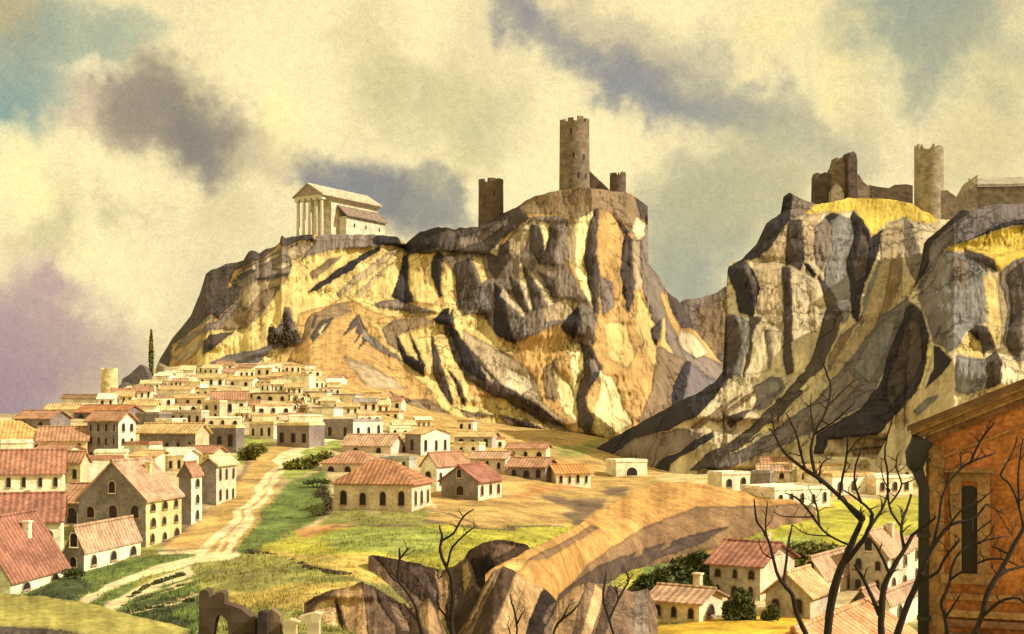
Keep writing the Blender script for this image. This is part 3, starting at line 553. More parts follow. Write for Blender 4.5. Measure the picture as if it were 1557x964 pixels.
CASTLE_HILL = [
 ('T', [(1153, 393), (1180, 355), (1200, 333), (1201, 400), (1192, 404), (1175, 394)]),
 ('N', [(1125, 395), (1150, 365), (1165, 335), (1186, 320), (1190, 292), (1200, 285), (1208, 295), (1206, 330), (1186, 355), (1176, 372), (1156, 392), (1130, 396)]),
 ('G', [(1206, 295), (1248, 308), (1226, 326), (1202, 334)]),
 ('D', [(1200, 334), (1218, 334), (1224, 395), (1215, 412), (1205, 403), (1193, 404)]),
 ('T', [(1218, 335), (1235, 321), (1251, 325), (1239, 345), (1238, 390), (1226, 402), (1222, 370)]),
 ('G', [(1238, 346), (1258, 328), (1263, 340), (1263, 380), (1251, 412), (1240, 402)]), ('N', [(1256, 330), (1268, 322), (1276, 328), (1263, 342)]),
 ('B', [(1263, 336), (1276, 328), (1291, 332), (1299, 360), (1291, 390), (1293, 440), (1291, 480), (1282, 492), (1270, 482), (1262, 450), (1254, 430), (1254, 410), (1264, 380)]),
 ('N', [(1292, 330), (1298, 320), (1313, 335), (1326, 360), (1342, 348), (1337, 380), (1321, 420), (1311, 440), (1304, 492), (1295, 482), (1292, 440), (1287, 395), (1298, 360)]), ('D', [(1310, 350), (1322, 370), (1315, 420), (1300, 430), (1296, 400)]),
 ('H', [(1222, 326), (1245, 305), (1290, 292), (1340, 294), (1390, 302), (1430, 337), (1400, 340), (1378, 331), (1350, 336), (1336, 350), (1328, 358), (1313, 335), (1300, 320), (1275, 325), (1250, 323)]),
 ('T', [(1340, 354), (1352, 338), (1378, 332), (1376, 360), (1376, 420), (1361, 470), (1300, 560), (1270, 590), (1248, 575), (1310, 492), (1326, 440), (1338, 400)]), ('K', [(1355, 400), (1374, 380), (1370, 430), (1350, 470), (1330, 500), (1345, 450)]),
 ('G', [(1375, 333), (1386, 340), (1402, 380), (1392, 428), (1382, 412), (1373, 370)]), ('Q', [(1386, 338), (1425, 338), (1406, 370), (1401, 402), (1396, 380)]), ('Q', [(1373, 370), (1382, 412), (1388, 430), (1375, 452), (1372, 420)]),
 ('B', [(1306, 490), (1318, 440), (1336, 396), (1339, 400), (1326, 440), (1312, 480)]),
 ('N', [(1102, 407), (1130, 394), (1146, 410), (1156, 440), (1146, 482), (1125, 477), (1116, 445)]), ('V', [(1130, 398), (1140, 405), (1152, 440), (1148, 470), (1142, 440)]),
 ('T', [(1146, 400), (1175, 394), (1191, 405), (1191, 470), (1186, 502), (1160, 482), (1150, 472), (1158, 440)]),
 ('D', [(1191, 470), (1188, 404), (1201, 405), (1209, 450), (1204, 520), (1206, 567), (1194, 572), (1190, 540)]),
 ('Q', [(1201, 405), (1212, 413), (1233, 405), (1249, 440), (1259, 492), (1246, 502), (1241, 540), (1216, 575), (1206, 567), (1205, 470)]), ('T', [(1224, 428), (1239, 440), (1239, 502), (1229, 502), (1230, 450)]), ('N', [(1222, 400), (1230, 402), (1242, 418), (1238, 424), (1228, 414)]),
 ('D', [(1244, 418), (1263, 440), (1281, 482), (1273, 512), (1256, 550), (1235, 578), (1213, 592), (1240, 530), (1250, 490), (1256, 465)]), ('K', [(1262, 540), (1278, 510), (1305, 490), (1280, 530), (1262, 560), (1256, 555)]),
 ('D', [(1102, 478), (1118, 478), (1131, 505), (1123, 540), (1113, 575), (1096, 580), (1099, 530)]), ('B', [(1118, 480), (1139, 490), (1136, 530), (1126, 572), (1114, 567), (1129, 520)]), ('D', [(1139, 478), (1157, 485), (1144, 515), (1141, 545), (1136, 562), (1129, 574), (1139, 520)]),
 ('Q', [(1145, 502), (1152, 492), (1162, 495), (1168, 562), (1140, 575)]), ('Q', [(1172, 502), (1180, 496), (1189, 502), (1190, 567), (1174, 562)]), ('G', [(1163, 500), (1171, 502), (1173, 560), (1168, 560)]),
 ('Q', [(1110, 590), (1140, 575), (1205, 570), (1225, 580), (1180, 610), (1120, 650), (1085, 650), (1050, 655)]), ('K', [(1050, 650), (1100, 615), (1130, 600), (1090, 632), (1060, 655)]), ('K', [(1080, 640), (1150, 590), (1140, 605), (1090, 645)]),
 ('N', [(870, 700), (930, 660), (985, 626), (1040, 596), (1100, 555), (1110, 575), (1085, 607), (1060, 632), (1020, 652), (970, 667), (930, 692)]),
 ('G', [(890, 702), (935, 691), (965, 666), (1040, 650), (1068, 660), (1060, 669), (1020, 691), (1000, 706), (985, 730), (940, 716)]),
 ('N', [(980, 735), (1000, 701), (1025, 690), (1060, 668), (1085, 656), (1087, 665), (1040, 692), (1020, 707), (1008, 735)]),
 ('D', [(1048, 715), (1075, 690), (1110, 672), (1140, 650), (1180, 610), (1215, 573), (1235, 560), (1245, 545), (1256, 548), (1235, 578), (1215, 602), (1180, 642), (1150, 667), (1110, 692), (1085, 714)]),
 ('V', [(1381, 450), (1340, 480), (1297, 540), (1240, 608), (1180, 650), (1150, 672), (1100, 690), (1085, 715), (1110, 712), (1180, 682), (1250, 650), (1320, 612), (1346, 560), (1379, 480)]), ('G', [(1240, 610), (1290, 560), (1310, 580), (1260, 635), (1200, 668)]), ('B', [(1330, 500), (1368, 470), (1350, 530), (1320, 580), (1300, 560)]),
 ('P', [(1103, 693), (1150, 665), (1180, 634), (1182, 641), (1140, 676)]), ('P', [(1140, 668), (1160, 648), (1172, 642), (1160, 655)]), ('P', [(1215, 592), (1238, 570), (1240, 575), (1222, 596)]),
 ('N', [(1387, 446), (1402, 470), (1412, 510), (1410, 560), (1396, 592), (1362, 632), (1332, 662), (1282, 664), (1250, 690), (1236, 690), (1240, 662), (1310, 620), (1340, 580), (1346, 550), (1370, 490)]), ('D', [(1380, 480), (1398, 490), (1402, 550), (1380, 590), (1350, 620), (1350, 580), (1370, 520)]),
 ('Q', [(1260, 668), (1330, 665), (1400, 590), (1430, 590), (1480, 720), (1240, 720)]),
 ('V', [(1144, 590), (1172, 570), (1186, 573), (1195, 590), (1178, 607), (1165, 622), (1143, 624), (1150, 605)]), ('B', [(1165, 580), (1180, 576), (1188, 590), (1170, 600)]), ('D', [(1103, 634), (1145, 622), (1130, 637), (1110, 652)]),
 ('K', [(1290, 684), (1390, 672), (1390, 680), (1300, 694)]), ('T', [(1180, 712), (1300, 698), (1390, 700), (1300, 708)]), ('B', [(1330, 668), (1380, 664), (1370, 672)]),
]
hill('castle_hill', [(880, 702), (900, 686), (930, 666), (985, 637), (1030, 612), (1060, 598), (1085, 582), (1099, 565), (1103, 480), (1106, 412), (1109, 401), (1130, 393), (1150, 370), (1165, 340), (1187, 325), (1191, 300), (1200, 293), (1215, 300), (1240, 311), (1262, 308), (1290, 301), (1340, 302), (1385, 310), (1425, 332), (1500, 340), (1560, 360)],
     [(880, 712), (985, 735), (1050, 740), (1200, 735), (1400, 735), (1560, 735)], [(880, 330), (985, 256), (1050, 232), (1200, 214), (1400, 200), (1560, 196)], [(880, 60), (985, 85), (1300, 95), (1560, 95)], CASTLE_HILL, 'Q', step=1.25, nrow=320, pw=1.1, plateau=60, href=430)
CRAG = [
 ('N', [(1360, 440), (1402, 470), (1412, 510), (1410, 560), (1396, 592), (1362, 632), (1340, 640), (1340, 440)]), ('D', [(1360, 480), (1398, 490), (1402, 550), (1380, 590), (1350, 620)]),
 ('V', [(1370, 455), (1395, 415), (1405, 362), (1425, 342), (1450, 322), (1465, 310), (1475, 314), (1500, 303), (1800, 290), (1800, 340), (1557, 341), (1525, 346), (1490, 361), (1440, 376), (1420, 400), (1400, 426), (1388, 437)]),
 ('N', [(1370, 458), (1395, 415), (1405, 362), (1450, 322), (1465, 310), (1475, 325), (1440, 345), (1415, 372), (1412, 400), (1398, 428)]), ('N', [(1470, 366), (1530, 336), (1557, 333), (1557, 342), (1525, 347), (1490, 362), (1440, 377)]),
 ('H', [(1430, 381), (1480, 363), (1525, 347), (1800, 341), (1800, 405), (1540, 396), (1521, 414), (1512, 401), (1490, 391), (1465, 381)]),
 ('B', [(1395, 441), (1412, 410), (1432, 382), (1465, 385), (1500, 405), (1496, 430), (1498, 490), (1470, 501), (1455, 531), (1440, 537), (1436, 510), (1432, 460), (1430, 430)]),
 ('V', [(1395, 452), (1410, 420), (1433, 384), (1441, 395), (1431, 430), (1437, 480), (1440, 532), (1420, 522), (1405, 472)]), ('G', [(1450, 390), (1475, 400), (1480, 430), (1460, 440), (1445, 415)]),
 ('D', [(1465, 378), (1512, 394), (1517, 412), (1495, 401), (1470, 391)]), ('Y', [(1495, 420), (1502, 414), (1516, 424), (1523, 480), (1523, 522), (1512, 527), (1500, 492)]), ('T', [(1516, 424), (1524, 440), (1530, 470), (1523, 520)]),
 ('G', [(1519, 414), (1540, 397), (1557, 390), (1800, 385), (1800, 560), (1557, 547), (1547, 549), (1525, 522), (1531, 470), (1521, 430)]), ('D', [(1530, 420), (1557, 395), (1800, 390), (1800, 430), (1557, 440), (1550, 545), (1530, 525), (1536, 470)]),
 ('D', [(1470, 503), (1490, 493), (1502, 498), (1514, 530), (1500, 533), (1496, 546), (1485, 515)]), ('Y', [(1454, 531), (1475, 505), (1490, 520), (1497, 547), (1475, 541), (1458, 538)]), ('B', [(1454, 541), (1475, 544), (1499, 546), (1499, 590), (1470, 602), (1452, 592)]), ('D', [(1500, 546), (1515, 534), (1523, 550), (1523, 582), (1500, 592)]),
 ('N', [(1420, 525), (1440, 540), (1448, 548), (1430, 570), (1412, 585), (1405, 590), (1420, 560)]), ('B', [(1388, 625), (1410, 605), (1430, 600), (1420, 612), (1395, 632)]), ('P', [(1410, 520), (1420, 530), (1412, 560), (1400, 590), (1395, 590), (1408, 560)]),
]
hill('crag', [(1328, 705), (1345, 674), (1362, 640), (1374, 600), (1379, 500), (1383, 456), (1395, 420), (1405, 370), (1425, 350), (1450, 330), (1463, 318), (1475, 322), (1500, 312), (1557, 310), (1650, 303), (1750, 320), (1900, 420)],
     [(1328, 730), (1557, 720), (1900, 720)], [(1328, 203), (1374, 200), (1450, 182), (1557, 175), (1900, 185)], [(1374, 62), (1450, 64), (1557, 68), (1900, 70)], CRAG, 'Q', step=1.25, nrow=290, href=400)

# near ridges and the gorge
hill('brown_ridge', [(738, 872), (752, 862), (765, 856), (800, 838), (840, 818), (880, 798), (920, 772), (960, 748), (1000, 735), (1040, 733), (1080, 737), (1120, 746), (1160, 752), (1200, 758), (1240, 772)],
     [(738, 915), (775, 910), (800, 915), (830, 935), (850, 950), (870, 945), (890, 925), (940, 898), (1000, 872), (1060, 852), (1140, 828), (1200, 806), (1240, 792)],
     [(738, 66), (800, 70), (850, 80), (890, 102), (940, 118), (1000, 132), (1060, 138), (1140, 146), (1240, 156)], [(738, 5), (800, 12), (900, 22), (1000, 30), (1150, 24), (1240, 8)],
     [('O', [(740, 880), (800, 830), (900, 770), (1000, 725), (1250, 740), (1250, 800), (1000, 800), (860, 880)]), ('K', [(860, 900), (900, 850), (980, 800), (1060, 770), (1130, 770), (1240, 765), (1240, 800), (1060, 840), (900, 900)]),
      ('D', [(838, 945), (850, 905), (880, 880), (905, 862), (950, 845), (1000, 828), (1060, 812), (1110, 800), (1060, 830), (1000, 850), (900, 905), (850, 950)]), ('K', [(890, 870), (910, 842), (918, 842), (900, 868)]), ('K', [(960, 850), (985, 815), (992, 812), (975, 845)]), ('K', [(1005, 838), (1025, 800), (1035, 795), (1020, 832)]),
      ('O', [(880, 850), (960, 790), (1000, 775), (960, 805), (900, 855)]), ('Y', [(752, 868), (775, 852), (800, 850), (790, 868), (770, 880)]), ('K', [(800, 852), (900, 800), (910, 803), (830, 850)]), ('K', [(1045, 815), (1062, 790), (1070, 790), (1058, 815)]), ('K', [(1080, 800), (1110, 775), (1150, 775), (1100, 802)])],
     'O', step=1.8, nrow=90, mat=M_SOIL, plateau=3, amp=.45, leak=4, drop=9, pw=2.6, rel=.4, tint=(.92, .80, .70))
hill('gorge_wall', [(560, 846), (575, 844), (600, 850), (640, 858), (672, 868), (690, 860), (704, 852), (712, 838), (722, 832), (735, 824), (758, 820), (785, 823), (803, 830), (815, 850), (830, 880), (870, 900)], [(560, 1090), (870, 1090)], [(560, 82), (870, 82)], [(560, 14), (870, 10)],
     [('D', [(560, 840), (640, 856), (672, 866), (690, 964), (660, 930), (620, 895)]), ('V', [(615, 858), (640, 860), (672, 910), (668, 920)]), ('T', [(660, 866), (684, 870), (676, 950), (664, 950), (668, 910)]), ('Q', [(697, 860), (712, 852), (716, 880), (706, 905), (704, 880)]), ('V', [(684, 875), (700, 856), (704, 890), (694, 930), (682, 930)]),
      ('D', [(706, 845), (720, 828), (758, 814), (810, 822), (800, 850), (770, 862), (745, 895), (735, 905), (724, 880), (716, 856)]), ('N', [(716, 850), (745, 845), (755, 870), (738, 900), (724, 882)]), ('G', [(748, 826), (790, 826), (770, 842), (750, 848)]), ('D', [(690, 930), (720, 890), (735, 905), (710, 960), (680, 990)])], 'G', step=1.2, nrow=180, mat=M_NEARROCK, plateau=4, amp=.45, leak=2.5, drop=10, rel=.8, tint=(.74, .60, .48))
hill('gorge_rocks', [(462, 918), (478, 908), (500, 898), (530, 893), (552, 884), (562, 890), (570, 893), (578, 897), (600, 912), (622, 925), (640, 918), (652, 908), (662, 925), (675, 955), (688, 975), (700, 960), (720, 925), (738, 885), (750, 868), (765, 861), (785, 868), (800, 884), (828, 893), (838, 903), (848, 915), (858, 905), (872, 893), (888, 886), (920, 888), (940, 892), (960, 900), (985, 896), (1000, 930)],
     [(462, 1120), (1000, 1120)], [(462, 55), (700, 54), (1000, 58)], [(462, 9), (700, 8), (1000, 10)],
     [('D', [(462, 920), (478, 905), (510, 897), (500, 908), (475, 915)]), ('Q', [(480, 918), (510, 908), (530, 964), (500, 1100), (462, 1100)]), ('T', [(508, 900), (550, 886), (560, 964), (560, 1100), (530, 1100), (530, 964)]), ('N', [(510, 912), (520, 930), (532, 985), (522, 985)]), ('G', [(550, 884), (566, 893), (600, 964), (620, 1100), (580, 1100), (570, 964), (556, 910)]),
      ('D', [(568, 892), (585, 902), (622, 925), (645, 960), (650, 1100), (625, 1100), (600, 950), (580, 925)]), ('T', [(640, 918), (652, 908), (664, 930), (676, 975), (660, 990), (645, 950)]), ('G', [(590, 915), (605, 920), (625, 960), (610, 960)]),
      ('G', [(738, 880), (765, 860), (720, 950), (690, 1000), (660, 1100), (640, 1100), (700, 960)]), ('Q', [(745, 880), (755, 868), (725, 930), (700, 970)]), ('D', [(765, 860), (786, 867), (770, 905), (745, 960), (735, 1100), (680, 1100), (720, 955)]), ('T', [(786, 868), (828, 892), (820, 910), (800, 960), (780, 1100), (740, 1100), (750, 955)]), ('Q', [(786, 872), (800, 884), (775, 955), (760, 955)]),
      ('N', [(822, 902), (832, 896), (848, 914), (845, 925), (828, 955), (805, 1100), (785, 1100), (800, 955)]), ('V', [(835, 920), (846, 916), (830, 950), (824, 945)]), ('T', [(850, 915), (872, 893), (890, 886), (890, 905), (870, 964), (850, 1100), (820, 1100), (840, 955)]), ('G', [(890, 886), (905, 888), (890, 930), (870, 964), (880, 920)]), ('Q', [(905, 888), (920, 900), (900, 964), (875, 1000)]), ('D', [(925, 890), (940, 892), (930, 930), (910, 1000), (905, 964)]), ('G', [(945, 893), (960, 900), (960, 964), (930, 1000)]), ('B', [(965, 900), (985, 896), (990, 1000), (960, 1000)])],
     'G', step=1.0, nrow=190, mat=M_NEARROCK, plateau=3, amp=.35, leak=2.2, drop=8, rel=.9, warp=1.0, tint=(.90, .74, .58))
hill('knoll', [(-300, 915), (-80, 903), (0, 902), (60, 906), (110, 913), (150, 921), (200, 934), (250, 946), (300, 960), (350, 985)], [(-300, 1080), (350, 1080)], [(-300, 48), (350, 48)], [(-300, 14), (350, 10)],
     [('L', [(-310, 880), (360, 900), (360, 1100), (-310, 1100)]), ('D', [(-300, 948), (0, 950), (60, 955), (130, 964), (60, 966), (-300, 960)])], 'H', nrow=70, mat=M_SOIL, plateau=5, amp=.3, leak=2, drop=8, pw=1.6, rel=.2)

# ------------------------------------------------------------------ houses
CREAM = (.82, .75, .53); PALE = (.84, .78, .61); PINK = (.68, .55, .45); GREY = (.22, .185, .17); TANW = (.62, .50, .30); BLUEG = (.42, .42, .38); BUFF = (.70, .56, .28)
RED = (.34, .155, .11); ORANGE = (.42, .23, .14); ROSE = (.50, .325, .22); BROWN = (.26, .15, .085); SAND = (.60, .42, .20); DARKR = (.12, .085, .07); CREAMR = (.74, .60, .34); GREYR = (.34, .30, .27)
_win = {}
def arch_pts(w, h, n=7, rise=1.0):
    r = w / 2; pts = [(-r, 0), (r, 0)]; s = h - r * rise
    for k in range(n + 1):
        a = math.pi * k / n; pts.append((r * math.cos(a), s + r * rise * math.sin(a)))
    return pts
def window_mesh(w, h, arched=True):
    key = (round(w, 1), round(h, 1), arched)
    if key in _win: return _win[key]
    w, h = max(key[0], .3), max(key[1], .4); t = max(.05, w * .09)
    inn = arch_pts(w, h) if arched else [(-w / 2, 0), (w / 2, 0), (w / 2, h), (-w / 2, h)]
    cx_, cz_ = 0, h / 2
    outp = [(x * (1 + 2 * t / w), cz_ + (z - cz_) * (1 + 2 * t / h)) for x, z in inn]
    b = MB(); n = len(inn)
    for k in range(n):
        l = (k + 1) % n; (ax, az), (bx, bz), (cx2, cz2), (dx, dz) = outp[k], outp[l], inn[l], inn[k]
        b.poly([(ax, -.09, az), (bx, -.09, bz), (cx2, -.09, cz2), (dx, -.09, dz)], 0)
        b.poly([(ax, .05, az), (bx, .05, bz), (bx, -.09, bz), (ax, -.09, az)], 0)
        b.poly([(dx, -.09, dz), (cx2, -.09, cz2), (cx2, -.012, cz2), (dx, -.012, dz)], 0)
    b.poly([(x, -.015, z) for x, z in inn], 1)
    b.box((-w / 2 - t * 1.6, -.16, -t * 1.6), (w / 2 + t * 1.6, .03, -t * .9), 0)
    me = b.mesh('window'); me.materials.append(M_TRIM); me.materials.append(M_PANE); _win[key] = me
    return me
HN = 0
def house(label, pL, pC, base, eave, a=10, pR=None, depth=None, roof='x', rise=None, wall=CREAM, rc=ORANGE, wl=(0, 0), wr=(0, 0), Y=None, chim=0, cat='house', group='houses of the town', name='house', arched=True, wsz=1.0, over=None, base_drop=2.0, arch_door=False, front_shade=None):
    global HN
    HN += 1
    a = R(a); ca, sa = math.cos(a), math.sin(a)
    Y = Y or gdist(pC, base)
    kL, kC = (pL - CX) / F, (pC - CX) / F
    C = Vector((kC * Y, Y, CZ + (H0 - base) / F * Y)); h = (base - eave) / F * Y
    wl_ = (C.x - kL * C.y) / (ca + kL * sa)
    if pR is not None:
        kR = (pR - CX) / F; den = sa - kR * ca
        d = (kR * C.y - C.x) / den if abs(den) > 1e-3 else 6
        if d < 2 or d > 22: d = max(2.5, min(d, 22))
    else: d = depth or max(3.5, min(9, wl_ * .8))
    W, Dp = wl_, d
    ux = Vector((ca, -sa, 0)); uy = Vector((sa, ca, 0))
    ctr = C - ux * (W / 2) + uy * (Dp / 2)
    root = empty(name, ctr, -a); tag(root, label, cat, group)
    hx, hy = W / 2, Dp / 2
    if rise is None: rise = (hy if roof == 'x' else hx) * .5
    gap = .35 if h > 4 else .25
    ov = over if over is not None else min(.45, .08 * max(W, Dp) + .1)
    if over is None and roof in 'xy': ov = min(ov, .3 / max(.3, rise / (hy if roof == 'x' else hx)))
    b = MB()
    z0 = -base_drop
    if roof in ('flat', 'hip'):
        b.box((-hx, -hy, z0), (hx, hy, h))
    elif roof == 'x':
        b.box((-hx, -hy, z0), (hx, hy, h))
        for s in (-1, 1):
            x0 = s * hx; b.hexa([(x0 - s * .3, -hy, h + .002), (x0, -hy, h + .002), (x0, hy, h + .002), (x0 - s * .3, hy, h + .002), (x0 - s * .3, -.02, h + rise), (x0, -.02, h + rise), (x0, .02, h + rise), (x0 - s * .3, .02, h + rise)])
    elif roof == 'y':
        b.box((-hx, -hy, z0), (hx, hy, h))
        for s in (-1, 1):
            y0 = s * hy; b.hexa([(-hx, y0 - s * .3, h + .002), (-hx, y0, h + .002), (hx, y0, h + .002), (hx, y0 - s * .3, h + .002), (-.02, y0 - s * .3, h + rise), (-.02, y0, h + rise), (.02, y0, h + rise), (.02, y0 - s * .3, h + rise)])
    b.build('wall', M_WALL, root, wall)
    if front_shade:  # added grey panel
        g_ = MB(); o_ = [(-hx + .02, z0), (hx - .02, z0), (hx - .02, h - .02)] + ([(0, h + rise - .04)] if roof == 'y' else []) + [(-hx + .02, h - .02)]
        g_.prism(o_, -hy - .05, -hy - .003); g_.build('shade_facing', M_STONE if h > 99 else M_WALL, root, front_shade)
    th = max(.14, min(.28, h * .045))
    r = MB(); mat = M_TILEX
    if roof == 'x':
        k = rise / hy
        for s in (-1, 1):
            e = s * (hy + ov); ze = h - k * ov
            lo = [(-hx - ov, e, ze), (hx + ov, e, ze), (hx + ov, 0, h + rise), (-hx - ov, 0, h + rise)]
            r.hexa([(x, y, z + .01) for x, y, z in lo] + [(x, y, z + th) for x, y, z in lo])
        r.tube([(-hx - ov, 0, h + rise + th), (hx + ov, 0, h + rise + th)], [.16, .16], 6)
    elif roof == 'y':
        k = rise / hx; mat = M_TILEY
        for s in (-1, 1):
            e = s * (hx + ov); ze = h - k * ov
            lo = [(e, -hy - ov, ze), (e, hy + ov, ze), (0, hy + ov, h + rise), (0, -hy - ov, h + rise)]
            r.hexa([(x, y, z + .01) for x, y, z in lo] + [(x, y, z + th) for x, y, z in lo])
        r.tube([(0, -hy - ov, h + rise + th), (0, hy + ov, h + rise + th)], [.16, .16], 6)
    elif roof == 'hip':
        rl = max(.05, hx - hy * .95) if hx > hy else .05; ry = max(.05, hy - hx * .95) if hy > hx else .05
        e = [(-hx - ov, -hy - ov, h), (hx + ov, -hy - ov, h), (hx + ov, hy + ov, h), (-hx - ov, hy + ov, h)]
        r.hexa([(x, y, z + .004) for x, y, z in e] + [(x, y, z + th) for x, y, z in e])
        A, B = (-rl, -ry, h + rise + th), (rl, -ry, h + rise + th); C2, D2 = (rl, ry, h + rise + th), (-rl, ry, h + rise + th)
        e = [(x, y, z + th + .003) for x, y, z in e]
        r.poly([e[0], e[1], B, A]); r.poly([e[1], e[2], C2, B]); r.poly([e[2], e[3], D2, C2]); r.poly([e[3], e[0], A, D2]); r.poly([A, B, C2, D2])
    else:
        mat = M_FLAT; p = min(.35, h * .12)
        r.box((-hx - .12, -hy - .12, h + .004), (hx + .12, hy + .12, h + .16)); 
        for (x0, y0, x1, y1) in ((-hx, -hy, hx, -hy + .25), (-hx, hy - .25, hx, hy), (-hx, -hy + .253, -hx + .25, hy - .253), (hx - .25, -hy + .253, hx, hy - .253)):
            r.box((x0, y0, h + .163), (x1, y1, h + .163 + p))
    ro = r.build('roof', mat, root, rc)
    for c_ in range(chim):
        cb = MB(); x = hx * (.3 - .7 * c_); cw = .28
        if roof == 'x': y, zz = hy * .35, h + rise * .6
        elif roof == 'y': x, y, zz = hx * .35, hy * (.3 - .7 * c_), h + rise * .6
        else: y, zz = hy * .3, h + rise * .4
        cb.box((x - cw, y - cw, zz - .3), (x + cw, y + cw, zz + 1.25)); cb.box((x - cw - .08, y - cw - .08, zz + 1.253), (x + cw + .08, y + cw + .08, zz + 1.4))
        o = cb.build('chimney', M_WALL, ro, wall)
    def windows(face, cols, rows, length):
        if not cols or not rows: return
        sp = length / cols; ww = min(.95, sp * .30) * wsz; rh = h / rows; hh = min(1.9, rh * .52, ww * 2.6) * min(1, wsz + .1)
        if ww < .25: return
        me = window_mesh(ww, hh, arched)
        for i in range(cols):
            for j in range(rows):
                u = -length / 2 + sp * (i + .5) + random.uniform(-.05, .05) * sp; z = rh * j + (rh - hh) * .48
                if face == 'f':
                    o = bpy.data.objects.new('window', me); o.location = (u, -hy - (.05 if front_shade else 0), z)
                else:
                    o = bpy.data.objects.new('window', me); o.location = (hx, u, z); o.rotation_euler = (0, 0, R(90))
                COL.objects.link(o); o.parent = root; o.color = (wall[0] * .42, wall[1] * .38, wall[2] * .36, 1); o.scale = (random.uniform(.8, 1.15), 1, random.uniform(.88, 1.1))
    windows('f', wl[0], wl[1], W); windows('r', wr[0], wr[1], Dp)
    if roof == 'y' and wl[0] and rise > 1.6:      # attic opening in the front gable
        o = bpy.data.objects.new('window', window_mesh(.7, 1.2)); o.location = (0, -hy - (.05 if front_shade else 0), h + rise * .18); COL.objects.link(o); o.parent = root; o.color = (*wall, 1)
    if arch_door:
        b = MB(); me = b
        o = bpy.data.objects.new('door', window_mesh(min(2.2, W * .35), h * .62)); o.location = (0, -hy, .02); COL.objects.link(o); o.parent = root; o.color = (*wall, 1)
    return root

